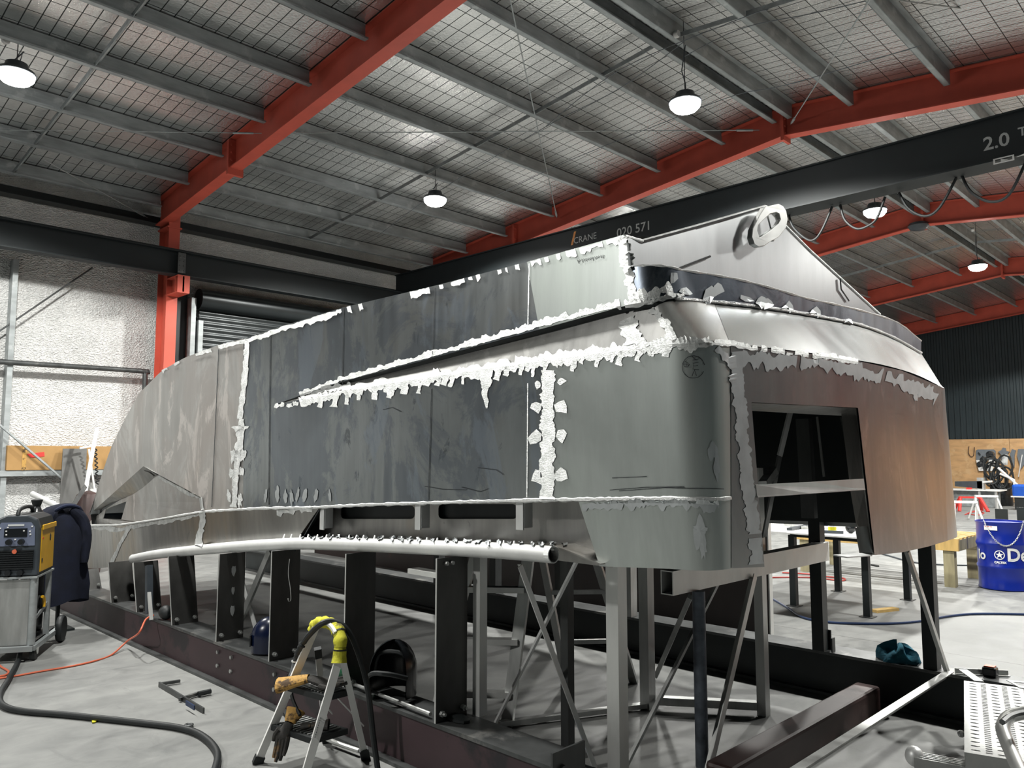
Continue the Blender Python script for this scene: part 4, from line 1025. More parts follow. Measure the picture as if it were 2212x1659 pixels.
# tall stepladder inside the cradle
lad = thing('step_ladder', 'tall aluminium stepladder standing inside the cradle under the hull', 'ladder', (4.0,3.8,0))
def rail_(a, b, w=.07, mt='alu_dull', n='ladder_rail'): return MB().bar(a, b, w, .028, (1,.3,0)).build(n, M[mt], lad)
A0, A1, B0, B1 = V(3.30,3.98,0), V(3.62,3.62,0), V(3.72,3.72,1.9), V(3.88,3.52,1.9)
rail_(A0, B0, .05, 'alu'); rail_(A1, B1, .08)
for t_ in (.10, .27, .44, .61): MB().bar(A0+(B0-A0)*t_, A1+(B1-A1)*t_, .07, .035).build('tread', M['alu'], lad)
C0, C1 = V(4.55,3.92,0), V(4.95,3.60,0); rail_(C0, B0+V(.1,0,0), .05); rail_(C1, B1+V(.1,0,0), .06)
for t_ in (.18, .38, .56): MB().bar(C0+(B0+V(.1,0,0)-C0)*t_, C1+(B1+V(.1,0,0)-C1)*t_, .03, .03).build('brace', M['alu_dull'], lad)
MB().bar(B0+V(0,0,0), B1+V(.1,0,0), .2, .05).build('ladder_cap', M['grey'], lad)
m = MB(); m.ball((4.05,3.0,1.10), .045, .03, .06, 10, 8); tag(m.build('green_bag', M['green'], smooth=True), 'small green plastic bag hanging under the hull by the ladder', 'bag')
# dark sheet standing beyond the far beam
t = thing('brown_sheet', 'dark brown steel sheet standing on edge beyond the far beam', 'sheet', (6.9,4.6,0))
a, b_ = V(6.95,3.50,0), V(6.9,6.4,0)
MB().bar(a+V(0,0,.55), b_+V(0,0,.55), .05, 1.1).build('panel', M['brownsheet'], t)
MB().bar(a+V(-.01,-.015,0), a+V(-.01,-.015,1.1), .012, .06, (1,0,0)).build('edge_trim', M['alu'], t)
for y0, y1, x, l in ((6.55,8.3,7.1,'second added dark sheet standing on edge beyond the far beam, behind the crossed stays'), (8.45,10.4,7.3,'third added dark sheet standing on edge beyond the far beam, towards the bow'), (10.6,12.3,7.5,'last added dark sheet standing beyond the far beam, behind the bow')):
    t = thing('brown_sheet', l, 'sheet', (x,(y0+y1)/2,0), 'dark sheets beyond the far beam'); MB().box((x,y0,0),(x+.05,y1,1.15)).build('panel', M['brownsheet'], t)  # added sheets block low lamp light and stand for dark stuff beyond
    for yy in (y0+.2, y1-.26): MB().box((x+.05,yy,0),(x+.4,yy+.06,.06)).bar((x+.37,yy+.03,.05),(x+.06,yy+.03,.9),.05,.03,(1,0,0)).build('prop', M['black_steel'], t)

# ================================================================ ON AND AROUND THE NEAR BEAM
def helmet(name, label, loc, rz, mat, vis=True, s=1.0):
    t = thing(name, label, 'helmet')
    m = MB(); rows = []
    for j in range(9):
        a = -.45 + 1.95*j/8; r = []
        for k in range(15):
            g = math.radians(-125 + 250*k/14); q = math.cos(a) if a > 0 else 1.0
            r.append(V(.14*s*math.cos(g)*max(q,.05)*1.05, .115*s*math.sin(g)*max(q,.05), (.15*math.sin(a) if a > 0 else .26*a)*s + .13*s))
        rows.append(r)
    m.grid(rows); sh = m.build('shell', M[mat], t, smooth=True, solid=.006)
    m = MB(); m.bar((.15*s,0,.105*s),(.158*s,0,.105*s),.11*s,.085*s); m.build('lens_window', M['screen'], sh)
    m = MB(); m.tube(smoothpath([(-.09*s,.1*s,.12*s),(-.14*s,.05*s,.15*s),(-.15*s,-.04*s,.15*s),(-.09*s,-.1*s,.12*s)],4), .012*s, 6); m.tube(smoothpath([(.0,.1*s,.13*s),(-.03*s,.06*s,.22*s),(-.03*s,-.06*s,.22*s),(0,-.1*s,.13*s)],4), .011*s, 6); m.build('head_band', M['black'], t, smooth=True)
    return place(t, loc, rz)
helmet('welding_helmet', 'glossy blue welding helmet on the near beam between two upright plates', (2.87,5.26,.302), 2.6, 'bluehelm', s=.9)
helmet('welding_helmet', 'black welding helmet on the near beam, right of the step stool', (2.86,3.80,.302), .6, 'blackgloss', s=1.15)
def bottle(name, label, loc, rz, mat, r=.04, h=.2):
    t = thing(name, label, 'bottle'); MB().lathe([(r*.8,0),(r,.1*h),(r,.6*h),(r*.4,.78*h),(r*.36,.95*h)], (0,0,r), 14, axis='x').build('body', M[mat], t, smooth=True)
    MB().lathe([(r*.45,.93*h),(r*.45,1.02*h)], (0,0,r), 10, axis='x').build('cap', M['black'], t); return place(t, loc, rz)
bottle('green_bottle', 'dark green bottle lying on the near beam behind the step stool', (2.85,4.36,.302), -1.2, 'bottle')
bottle('green_bottle', 'green bottle lying beside the foot of the plate behind the step stool', (2.84,3.99,.302), .4, 'bottle', .035, .15)
t = thing('pry_bar', 'long steel bar with a bolt end lying along the top of the near beam', 'tool', (2.78,3.7,.3))
MB().tube([(2.80,4.16,.325),(2.78,3.80,.325),(2.77,3.35,.325)], .011, 8).build('shaft', M['alu_dull'], t, smooth=True)
MB().lathe([(.024,-.03),(.024,.0),(.016,.01),(.016,.03)], (2.80,4.15,.325), 8, axis='y').build('bolt_head', M['alu'], t)
m = MB(); m.ball((2.86,2.98+.25,.31), .05,.09,.02, 9, 5); tag(m.build('grease_lump', M['black'], smooth=True), 'black lump of rag on the near end of the near beam', 'rag')
# blue grinder at the foot of the stay
t = thing('angle_grinder', 'bright blue angle grinder on the floor at bottom centre', 'grinder')
MB().tube([(0,0,.045),(.10,0,.05),(.2,0,.045)], [.035,.03,.034], 12).build('body', M['bluetool'], t, smooth=True)
MB().tube([(.2,0,.045),(.26,0,.045)], [.034,.03], 12).build('gear_head', M['darkgrey'], t, smooth=True)
MB().lathe([(.06,0),(.06,.008),(.02,.02)], (.245,0,.008), 20).build('disc', M['steel'], t); MB().tube([(-.01,0,.045),(-.05,.01,.03),(-.15,.05,.012)], .007, 6).build('cord', M['black'], t)
MB().tube([(.23,.03,.05),(.23,.13,.06)], .014, 8).build('side_handle', M['blackgloss'], t)
place(t, (3.36,2.86,.06), 2.4); 
t.location = (3.38, 2.84, 0)

# ---------------------------------------------------------------- step stool with foam, torch, gloves
st = thing('step_stool', 'small white two-step folding stool with yellow foam on its handle', 'stool', (2.43,3.95,0))
FL, FR, BR, BL = V(2.213,4.174,0), V(2.262,3.772,0), V(2.676,3.80,0), V(2.66,4.18,0)
TL, TRt = V(2.43,3.955,.74), V(2.435,3.715,.62); TRr = V(2.445,3.70,.60)
for a, b in ((FL, TL), (FR, TRt)):
    d = (b-a).normalized(); lg_ = MB().bar(a+d*.03, b, .022, .042, (1,-.4,0)).build('front_leg', M['white'], st); lg_.location = (0,0,0); MB().bar(a, a+d*.045, .034, .054, (1,-.4,0)).build('foot', M['black'], lg_)
a, b = BR, TRr; d = (b-a).normalized(); MB().bar(a+d*.03, b, .022, .034, (1,-.4,0)).build('rear_leg', M['white'], st); MB().bar(a, a+d*.07, .034, .05, (1,-.4,0)).build('foot', M['black'], st)
a, b = BL, V(2.475,4.0,.60); d = (b-a).normalized(); MB().bar(a+d*.03, b, .022, .034, (1,-.4,0)).build('rear_leg', M['white'], st); MB().bar(a, a+d*.07, .034, .05, (1,-.4,0)).build('foot', M['black'], st); MB().bar(b-d*.05, b+d*.01, .03,.04,(1,-.4,0)).build('hinge', M['black'], st)
MB().tube(smoothpath([BL+V(-.03,-.02,.09), BL+V(-.02,-.03,.035), BR+V(-.01,.05,.035)], 4), .013, 8).build('rear_brace', M['alu'], st, smooth=True)
fo = smoothpath([(2.428,3.985,.715),(2.44,3.965,.755),(2.455,3.90,.772),(2.46,3.82,.765),(2.452,3.75,.735),(2.44,3.72,.69),(2.432,3.712,.625)], 6)
ffo = MB().tube(fo[:22], [.030 if k < 3 else .031+.004*math.sin(k*1.7) for k in range(22)], 12).build('foam_sleeve', M['foam'], st, smooth=True)
MB().tube(fo[21:33], [.036+.003*math.sin(k) for k in range(12)], 12).build('foam_sleeve', M['foam'], st, smooth=True)
MB().tube(fo[32:]+[fo[-1]+V(-.005,-.005,-.035)], [.030]+[.036]*(len(fo)-33)+[.042,.046], 12).build('foam_sleeve', M['foam'], st, smooth=True)
MB().tube([p+V(-.030,-.012,.008) for p in fo[15:25]], .014, 6).build('handle_tube', M['white'], st, smooth=True)
for k in (24, 33): MB().tube([fo[k]-(fo[k+1]-fo[k]).normalized()*.004, fo[k]+(fo[k+1]-fo[k]).normalized()*.004], .038, 12).build('cable_tie', M['black'], st)
def tread(z, fr, name='tread'):
    f = z/.74; a = FL+(TL-FL)*f; b = FR+(TRt-FR)*(z/.62); c = b+V(fr,.0,0); e = a+V(fr,0,0); m = MB()
    m.slab([a+V(-.02,0,z-a.z), b+V(-.02,0,z-b.z), c+V(0,0,z-c.z), e+V(0,0,z-e.z)], (0,0,-.03)); m.build(name, M['black'], st)
    m = MB()
    for k in range(11):
        t_ = (k+.7)/12; p = a+(b-a)*t_; p.z = z+.003; m.bar(p+V(0,0,0), p+V(fr-.02,0,0), .011, .005)
    m.build('tread_rib', M['alu_dull'], st)
tread(.215, .20); tread(.425, .15)
for s_ in (0, 1):
    a = [V(2.42,3.74,.42), V(2.42,4.0,.42)][s_]; b = [V(2.63,3.76,.20), V(2.62,4.06,.2)][s_]; MB().tube([a, b], .004, 5).build('stay_rod', M['alu'], st)
m = MB(); p0 = FR+(TRt-FR)*.35; d = (TRt-FR).normalized(); nr = V(-.62,-.55,.0).normalized(); sd = d.cross(nr).normalized(); up_ = sd.cross(d).normalized()
# small printed marks down the right front leg
fm = p0 + V(-.013,-.010,.004)
for k in range(9): m.bar(fm + d*(.012*k), fm + d*(.012*k+.007), .008, .0012, (1,-.4,0))
m.build('leg_print', M['ink'], st)
def glove(name, label, cuff, wrist, palm, tip, side, mats_, fingers=True, w=.05):
    t = thing(name, label, 'glove', tuple(palm)); cuff, wrist, palm, tip, side = (Vector(q) for q in (cuff, wrist, palm, tip, side))
    m = MB(); P_ = smoothpath([cuff, (cuff+wrist)/2, wrist], 4); n = len(P_)
    m.tube(P_, [w*1.45 - w*.75*k/(n-1) for k in range(n)], 14, sq=.55, caps=False, up=(palm-tip).cross(side)); m.build('cuff', M[mats_[0]], t, smooth=True, solid=.004)
    m = MB(); m.tube(smoothpath([wrist, wrist+(palm-wrist)*.5, palm, palm+(tip-palm)*.12], 4), [w*.66,w*.7,w*.75,w*.8,w*.85,w*.9,w*.92,w*.95,w*.95,w*.93,w*.9,w*.85,w*.7], 14, sq=.5, up=(palm-tip).cross(side))
    d = (tip-palm); s = side.normalized()
    if fingers:
        for k, (o, L) in enumerate(((-.68,.86),(-.23,1.0),(.23,.95),(.68,.74))):
            q = palm + s*(o*w); e = palm + d*L + s*(o*w*1.15); cr = d.cross(s).normalized()*(.012*(1 if k % 2 else .5))
            m.tube([q, q+(e-q)*.35, q+(e-q)*.7+cr*.6, e+cr*1.6], [.015,.0145,.013,.009], 8)
        q = palm + s*(-w*.75) - d*.25; m.tube([q, q - s*w*.5 + d*.22, q - s*w*.62 + d*.48], [.017,.015,.010], 8)
    m.build('hand', M[mats_[1]], t, smooth=True); return t
g1 = glove('welding_glove', 'tan leather welding glove lying over the top step of the stool', (2.245,4.02,.445), (2.36,3.90,.485), (2.43,3.82,.46), (2.52,3.72,.47), (.5,.5,.1), ('leather','leather_dark'), w=.045)
g2 = glove('welding_glove', 'blackened leather welding glove hanging over the bottom step of the stool', (2.34,3.99,.30), (2.29,3.97,.25), (2.255,3.97,.19), (2.235,3.975,.06), (.55,-.8,0), ('leather','leather_dark'), w=.038)
tag(glove('welding_glove', 'dark leather cuff lying across the back of the bottom step', (2.43,3.80,.245), (2.36,3.86,.245), (2.33,3.90,.24), (2.29,3.95,.235), (.5,.5,.05), ('leather_dark','leather_dark'), False, .032), 'dark leather cuff lying across the back of the bottom step', 'glove')
for g_ in (g1, g2): g_['group'] = 'welding gloves on the stool'
# welding torch draped on the stool
t = thing('welding_torch', 'grey and black welding torch draped over the handle of the stool', 'torch', (2.36,4.0,.5))
hp = smoothpath([on_x(818,1675,2.60), on_x(806,1590,2.60), on_x(793,1480,2.58), on_x(770,1400,2.54), on_x(748,1358,2.50), on_x(722,1343,2.455), on_x(695,1347,2.40), on_x(665,1375,2.38), on_x(650,1400,2.38)], 6)
hp = [p + V(0,0,.0) for p in hp]; MB().tube(hp, .016, 8).build('hose', M['black'], t, smooth=True)
e_ = smoothpath([on_x(655,1390,2.378), on_x(645,1412,2.375), on_x(639,1432,2.37)], 6)
MB().tube(e_, [.020+.004*(k % 2) for k in range(len(e_))], 10).build('strain_relief', M['black'], t, smooth=True)
e_ = [on_x(639,1428,2.37), on_x(636,1452,2.365), on_x(630,1478,2.36)]; MB().tube(smoothpath(e_, 4), [.020,.020,.021,.022,.024,.028,.028,.026,.022], 12).build('torch_handle', M['grey'], t, smooth=True)
MB().tube([e_[0]+V(0,0,.004), e_[0]-V(0,0,.004)], .024, 12).build('collar', M['alu_bright'], t)
MB().tube(smoothpath([on_x(628,1480,2.36), on_x(632,1510,2.34), on_x(648,1545,2.33)], 4), .010, 8).build('swan_neck', M['black'], t, smooth=True)
tag(MB().tube(smoothpath([on_x(622,1455,2.36), on_x(608,1490,2.36), on_x(607,1525,2.34), on_x(618,1555,2.34)], 5), .003, 5).build('thin_wire', M['black'], smooth=True), 'thin black wire looping down beside the torch handle', 'wire')

# ---------------------------------------------------------------- things on the near floor
def hose(name, label, cat, pts, r, mat, n=8, k=7): return tag(MB().tube(smoothpath(pts, k), r, n).build(name, M[mat], smooth=True), label, cat)
fz = lambda px, py, r=.02: on_z(px, py, r)
hose('torch_hose', 'thick black hose snaking over the floor at the bottom left', 'hose',
     [on_z(37,1222,.66), on_z(34,1245,.58), on_z(40,1290,.40), on_z(45,1335,.22), on_z(47,1380,.07), fz(40,1425), fz(20,1465), fz(2,1495), fz(3,1520), fz(40,1535), fz(150,1545), fz(300,1561), fz(390,1573), fz(440,1592), fz(470,1630), fz(455,1690)], .021, 'black', 10)
hose('orange_cable', 'orange cable running from the bow plates down to the floor at left', 'cable',
     [V(2.735,7.05,.33), V(2.66,7.02,.31), V(2.58,6.95,.22), on_z(275,1385,.07)] + [fz(*p, .008) for p in ((240,1415),(200,1429),(150,1440),(90,1450),(30,1461),(-5,1466))], .008, 'cable_orange', 7)
hose('orange_cable', 'short orange cable loop on the floor at the left edge', 'cable', [fz(*p, .009) for p in ((-10,1428),(2,1440),(18,1450),(12,1458),(-10,1462))], .008, 'cable_orange', 7)
t = thing('bar_clamp', 'dark steel bar clamp lying on the floor', 'clamp', (2.42,5.7,0)); a, b = fz(344,1478,.02), fz(440,1535,.02)
MB().bar(a, b, .012, .035).build('bar', M['steel'], t); MB().bar(a, fz(389,1471,.02), .028, .02, w2=.02).build('fixed_jaw', M['steel'], t)
MB().bar(fz(388,1511,.02), fz(432,1497,.02), .022, .022).build('sliding_arm', M['steel'], t); MB().tube([fz(428,1499,.025), fz(455,1493,.025)], .018, 8).build('screw_handle', M['black'], t)
m = MB(); m.bar(fz(402,1518,.045), fz(420,1529,.045), .008,.03); m.build('paint_mark', M['bluehose'], t)
m = MB(); m.slab([fz(*p, .004) for p in ((198,1556),(203,1553),(206,1556),(210,1557),(206,1561),(199,1562))], (0,0,.006)); tag(m.build('yellow_scrap', M['scrap_yellow']), 'tiny yellow scrap on the floor beside the black hose', 'scrap')
m = MB(); c = fz(408,1566,.012); m.tube([c + V(.022*math.cos(g),.022*math.sin(g),0) for g in [k*.5236 for k in range(12)]], .008, 6, closed=True); tag(m.build('steel_ring', M['steel'], smooth=True), 'small dark steel ring on the floor by the hose bend', 'ring')
t = thing('air_tool', 'dark hand tool hanging at the third upright plate with an orange cable', 'tool', (2.74,7.0,.3))
MB().bar((2.715,7.10,.34),(2.735,7.2,.74), .05, .05, (1,0,0)).build('body', M['darkgrey'], t); MB().bar((2.705,7.02,.30),(2.715,7.12,.52), .014, .03, (1,0,0)).build('blade', M['alu'], t)
MB().ball((2.80,6.95,.36), .06, .08, .06, 10, 8).build('motor', M['black'], t, smooth=True)

# ================================================================ LEFT CORNER: WELDER ON ITS TROLLEY
w = thing('welding_machine', 'black and yellow welding machine on a grey trolley at the left edge', 'welder')
HW, HD, HH = .175, .46, .50                                   # half width, depth, height
m = MB()
prof = [(-HW,0),(-HW,.40),(-HW*.86,.47),(-HW*.5,.50),(HW*.5,.50),(HW*.86,.47),(HW,.40),(HW,0)]
m.slab([V(x,0,z) for x, z in prof], (0,.06,0)); m.build('front_bezel', M['darkgrey'], w, bevel=.012)
m = MB(); m.slab([V(x*.97,.06,z) for x, z in prof], (0,HD-.06,0)); m.build('body', M['black'], w)
m = MB(); m.box((HW*.97,.065,.02),(HW*.97+.008,HD-.01,.39)); m.build('side_panel', M['yellow'], w, bevel=.003)
m = MB(); m.box((HW*.97+.006,.06,.37),(HW*.97+.02,HD,.415)); m.build('top_rail', M['yellow'], w, bevel=.006)
m = MB(); m.box((-HW*.97-.008,.065,.02),(-HW*.97,HD-.01,.39)); m.build('side_panel', M['yellow'], w)
m = MB(); m.slab([V(x,-.006,z) for x, z in ((-.145,.25),(.145,.25),(.14,.40),(.11,.445),(-.11,.445),(-.14,.40))], (0,.008,0)); fa_ = m.build('control_fascia', M['panelgrey'], w)
m = MB(); m.box((-.085,-.010,.325),(.085,-.005,.395)); m.build('display', M['screen'], fa_)
for x in (-.045,.045): MB().lathe([(.022,-.035),(.024,-.008),(.026,0)], (x,-.004,.285), 16, axis='y').build('knob', M['blackgloss'], fa_, smooth=True)
m = MB()
for x, z in ((-.115,.40),(-.07,.375),(-.068,.345),(.105,.37),(.11,.345),(.0,.305),(.12,.41),(-.06,.405),(.06,.375)): m.box((x-.006,-.012,z-.005),(x+.006,-.007,z+.005))
m.build('indicator', M['white'], fa_)
m = MB(); m.box((-.06,-.011,.415),(.06,-.006,.43)); m.build('top_marking', M['letter'], fa_)
m = MB()
for k in range(9): m.box((-.14,-.014,.06+.018*k),(.14,-.002,.071+.018*k))
m.build('vent_grille', M['blackgloss'], w)
MB().lathe([(.018,-.02),(.018,-.005)], (.0,0,.205), 16, axis='y').build('round_badge', M['cable_orange'], w)
for x in (-.12,-.04,.05): MB().lathe([(.022,-.03),(.026,-.01),(.026,0)], (x,0,.03), 14, axis='y').build('socket', M['blackgloss'], w)
MB().tube(smoothpath([(0,.02,.50),(0,.06,.545),(0,.22,.56),(0,.38,.55),(0,.44,.50)], 5), .016, 10).build('carry_handle', M['black'], w, smooth=True)
for z, mt in ((.30,'redtape'),): MB().lathe([(.010,0),(.010,.003)], (HW*.97+.008,.10,z), 10, axis='x').build('side_mark', M['redtape'], w)
m = MB(); m.lathe([(.030,0),(.030,.003)], (HW*.97+.008,.32,.29), 18, axis='x', sx=.6); m.build('side_emblem', M['blackgloss'], w)
m = MB(); m.box((HW*.97+.007,.09,.10),(HW*.97+.011,.115,.13)); m.build('side_latch', M['blackgloss'], w)
WR = math.radians(-29); WP = V(1.80,7.62,.70); place(w, WP, WR)
tr = thing('welder_trolley', 'grey four-wheeled trolley carrying the welding machine', 'trolley')
for x in (-.15, .15):
    MB().tube([(x,.02,.12),(x,.02,.69)], .032, 12).build('front_post', M['galv'], tr, smooth=True)
    MB().bar((x,.45,.12),(x,.45,.69), .04, .04, (1,0,0)).build('rear_post', M['galv'], tr)
MB().box((-.18,-.02,.68),(.18,.50,.695)).build('top_shelf', M['galv'], tr); MB().box((-.12,.01,.13),(.12,.02,.67)).build('front_panel', M['alu_dull'], tr)
for x in (-.17,.17): MB().bar((x,-.03,.11),(x,.75,.11), .05, .04).build('base_rail', M['galv'], tr); 
MB().bar((-.18,-.03,.11),(.18,-.03,.11), .05,.04).build('base_rail', M['galv'], tr); MB().box((-.16,.05,.12),(.16,.72,.13)).build('base_tray', M['steel'], tr)
MB().bar((.15,.06,.32),(.15,.44,.40), .012, .03).build('side_stay', M['galv'], tr); MB().box((-.14,.05,.33),(.14,.44,.34)).build('mid_shelf', M['steel'], tr)
for x in (-.17,.17):
    c_ = MB(); c_.lathe([(.02,-.02),(.058,-.02),(.064,-.012),(.064,.012),(.058,.02),(.02,.02)], (x,.04,.064), 20, axis='x'); wl = c_.build('caster_wheel', M['black'], tr, smooth=True)
    MB().slab([V(x+.024,.0,.10),V(x+.024,.08,.10),V(x+.024,.055,.05),V(x+.024,.03,.05)], (.005,0,0)).build('caster_fork', M['alu'], tr)
    MB().lathe([(.03,-.025),(.11,-.025),(.12,-.012),(.12,.012),(.11,.025),(.03,.025)], (x*1.25,.70,.12), 24, axis='x').build('rear_wheel', M['black'], tr, smooth=True)
place(tr, (WP.x, WP.y, 0), WR)
wm = Matrix.Rotation(WR, 4, 'Z'); wl_ = lambda x, y, z: V(WP.x, WP.y, 0) + (wm @ V(x, y, z))
t = thing('cable_coil', 'black and yellow coiled lead on the lower shelf of the trolley', 'cable', tuple(wl_(.1,.2,.34)))
m = MB()
for k in range(3): m.tube([wl_(.10+.02*k,.22+.075*math.cos(g),.42+.075*math.sin(g)) for g in [i*.5236 for i in range(12)]], .011, 6, closed=True)
m.build('loop', M['black'], t, smooth=True); MB().tube([wl_(.165,.22+.07*math.cos(g),.42+.07*math.sin(g)) for g in [i*.4-.4 for i in range(6)]], .013, 6).build('yellow_end', M['yellow'], t, smooth=True)
g = thing('gas_cylinder', 'black gas cylinder standing behind the welding machine', 'cylinder', tuple(wl_(0,.64,.13)))
c_ = wl_(-.02,.62,0); MB().lathe([(.085,.13),(.095,.16),(.095,1.10),(.08,1.17),(.04,1.21),(.03,1.24)], c_, 20).build('body', M['blackgloss'], g, smooth=True)
MB().lathe([(.03,1.24),(.035,1.25),(.05,1.30),(.02,1.31)], c_, 10).build('valve', M['black'], g, smooth=True)
MB().bar(wl_(.13,.60,.12), wl_(.13,.60,1.20), .03, .03, (1,0,0)).build('cylinder_post', M['galv'], tr) if False else None
# jacket on a stand
_j0 = set(bpy.data.objects)
t = thing('jacket_stand', 'thin dark stand holding the navy jacket', 'stand', (2.42,8.25,0))
MB().tube([(2.42,8.28,0),(2.42,8.28,1.17)], .02, 8).build('pole', M['black_steel'], t); MB().box((2.30,8.14,0),(2.54,8.42,.02)).build('base', M['black_steel'], t); MB().bar((2.28,8.25,1.15),(2.56,8.31,1.17), .02,.02).build('hanger_bar', M['black_steel'], t)
t = thing('jacket', 'navy work jacket hung up behind the welding machine', 'jacket', (2.42,8.28,.5))
m = MB(); rows = []; rnd = random.Random(11)
Zs = [1.235,1.225,1.20,1.15,1.08,1.0,.88,.76,.65,.54,.43,.34,.28]; Ws = [.02,.075,.13,.175,.20,.215,.22,.23,.22,.215,.22,.21,.205]; Sh = [.03,.02,.01,0,-.01,-.02,-.03,-.03,-.02,-.01,0,.02,.03]
for z, ww, sh in zip(Zs, Ws, Sh):
    r = []
    for k in range(28):
        a = 2*math.pi*k/28; f = 1 + .12*math.sin(3*a+z*5) + .09*math.sin(7*a+z*6) + .05*math.sin(11*a-z*4)
        x = ww*math.cos(a)*f; y = ww*.62*math.sin(a)*f; r.append(V(2.40+sh+x*.95+y*.2, 8.20-x*.25+y, z - (.03*math.sin(2*a) if z < .45 else 0)))
    rows.append(r)
m.grid(rows, closed=True); m.build('body', M['navy'], t, smooth=80)
m = MB(); m.tube(smoothpath([(2.44,8.08,1.19),(2.54,8.07,1.08),(2.58,8.05,.92),(2.57,8.04,.76),(2.56,8.03,.66)], 4), [.05,.06,.068,.07,.07,.07,.068,.066,.064,.062,.06,.06,.058,.056,.055,.05,.048], 12, sq=.7); m.build('sleeve', M['navy'], t, smooth=True)
m = MB(); m.tube(smoothpath([(2.30,8.10,1.17),(2.38,8.055,1.215),(2.47,8.06,1.20),(2.54,8.12,1.14)], 5), [.02,.035,.04,.042,.042,.042,.042,.042,.042,.04,.04,.04,.038,.035,.03,.02], 10, sq=.5); m.build('collar', M['navy_light'], t, smooth=True)

for o in set(bpy.data.objects) - _j0:
    if o.parent is None: o.location += Vector((.03,.42,0))

# ---------------------------------------------------------------- along the left wall
zb = zg + .014
t = thing('cardboard_box', 'long brown cardboard box lying on the wall rail', 'box', (4.3,14.8,zb))
bx0, bx1 = on_y(14,990,14.72).x, 5.45; zt = on_y(100,963,14.72).z
MB().box((bx0,14.70,zb),(bx1,14.98,zt)).build('carton', M['card'], t, bevel=.006); MB().box((on_y(48,990,14.7).x,14.696,zb),(on_y(57,990,14.7).x,14.70,zt)).build('tape', M['leather'], t)
m = MB(); c_ = on_y(76,982,14.69); m.slab([c_+V(-.12,0,.01),c_+V(.13,0,.045),c_+V(.14,0,-.03),c_+V(-.06,0,-.05)], (0,.004,0)); m.build('red_sticker', M['redtape'], t)
a, b, c_, e_ = on_y(136,969,14.62), on_y(188,969,14.62), on_y(180,1100,14.3), on_y(128,1100,14.3)
m = MB(); m.slab([a, b, V(c_.x,c_.y,c_.z-.5), V(e_.x,e_.y,e_.z-.5)], (0,.012,0)); 
lp = m.build('leaning_plate', M['steel_plate']); tag(lp, 'grey steel plate leaning on the foil wall in front of the cardboard box', 'plate')
m = MB(); zz = on_y(128,1100,14.3).z-.5; m.box((on_y(120,1090,14.3).x,14.15,0),(on_y(200,1090,14.3).x+.1,14.55,zz-.012)); tag(m.build('steel_crate', M['brownsheet']), 'dark crate on the floor under the leaning steel plate', 'crate')
m = MB(); a_, b_2 = on_y(209,925,14.2), on_y(183,1068,13.9); b_2 = b_2 + (b_2-a_)*(b_2.z/(a_.z-b_2.z)); m.bar(a_, b_2, .06, .02, (0,1,0)); tag(m.build('white_bar', M['white']), 'white flat bar standing slanted beside the leaning steel plate', 'bar')
m = MB(); m.bar(on_y(192,970,14.25), on_y(204,1056,14.2), .03, .012, (0,1,0)); m.bar(on_y(172,968,14.3), on_y(207,962,14.3), .05, .03); m.slab([on_y(*p,14.2) for p in ((195,1056),(208,1055),(209,1065),(196,1066))], (0,.01,0)); tag(m.build('white_bracket', M['white']), 'white slotted bracket hanging in front of the leaning steel plate', 'bracket')
pts = [on_y(206 + (3 if k % 2 else -3) + k*.25, 968+4.6*k, 14.3) for k in range(18)]; tag(MB().tube(smoothpath(pts, 3), .012, 5).build('coil_cord', M['black'], smooth=True), 'wavy black coiled cord hanging before the cardboard box', 'cord')
tag(MB().bar(on_y(185,1050,12.5), on_y(158,1092,12.0), .06, .012, (0,1,0)).build('flat_bar', M['steel']), 'dark flat steel bar leaning above the navy jacket', 'bar')
m = MB(); m.tube([on_y(70,1067,11.0), on_y(140,1102,10.4)], .035, 10); tag(m.build('white_pipe', M['alu_bright'], smooth=True), 'pale pipe pointing out above the welding machine', 'pipe')
q = on_y(140,1102,10.4); MB_ = MB().bar((q.x,q.y+.03,0),(q.x,q.y+.03,q.z), .05, .05, (1,0,0)); tag(MB_.build('pipe_stand', M['black_steel']), 'dark upright carrying the pale pipe', 'stand')
m = MB(); rnd = random.Random(4); q = on_y(190,1085,12.6); m.lathe([(.2,0),(.24,.3),(.22,q.z-.05),(.15,q.z+.12),(.02,q.z+.17)], (q.x,q.y,0), 14); tag(m.build('red_drum_bag', M['primer_red'], smooth=True), 'dark red covered bin just behind the bow', 'bin')

# ================================================================ RIGHT SIDE: FLOOR BEYOND THE CRADLE
# steel work table
t = thing('steel_table', 'low black steel work table beyond the stern, covered with offcuts', 'table', (9.4,3.7,0))
tz = .86; TX = [(8.68,3.27),(10.04,3.31),(10.06,4.14),(8.73,4.10)]
for x, y in TX:
    MB().box((x-.035,y-.035,.008),(x+.035,y+.035,tz-.06)).build('leg', M['black_steel'], t); MB().box((x-.07,y-.07,0),(x+.07,y+.07,.008)).build('foot_plate', M['steel'], t)
for k in range(4):
    a, b = TX[k], TX[(k+1) % 4]; MB().bar((*a,tz-.04),(*b,tz-.04), .05,.08).build('frame_rail', M['black_steel'], t)
MB().box((8.2,3.0,tz),(10.25,5.0,tz+.015)).build('table_top', M['white'], t)
z = tz+.016
b_ = thing('spray_bottle', 'white spray bottle with a yellow label on the work table', 'bottle'); MB().lathe([(.04,0),(.042,.1),(.03,.15),(.014,.18)], (0,0,0), 14).build('body', M['white'], b_, smooth=True); MB().box((-.03,-.012,.18),(.04,.012,.22)).build('trigger_head', M['white'], b_); MB().lathe([(.0425,.02),(.0428,.06)], (0,0,0), 14).build('label_band', M['scrap_yellow'], b_)
place(b_, on_z(1798,1150,z), .5)
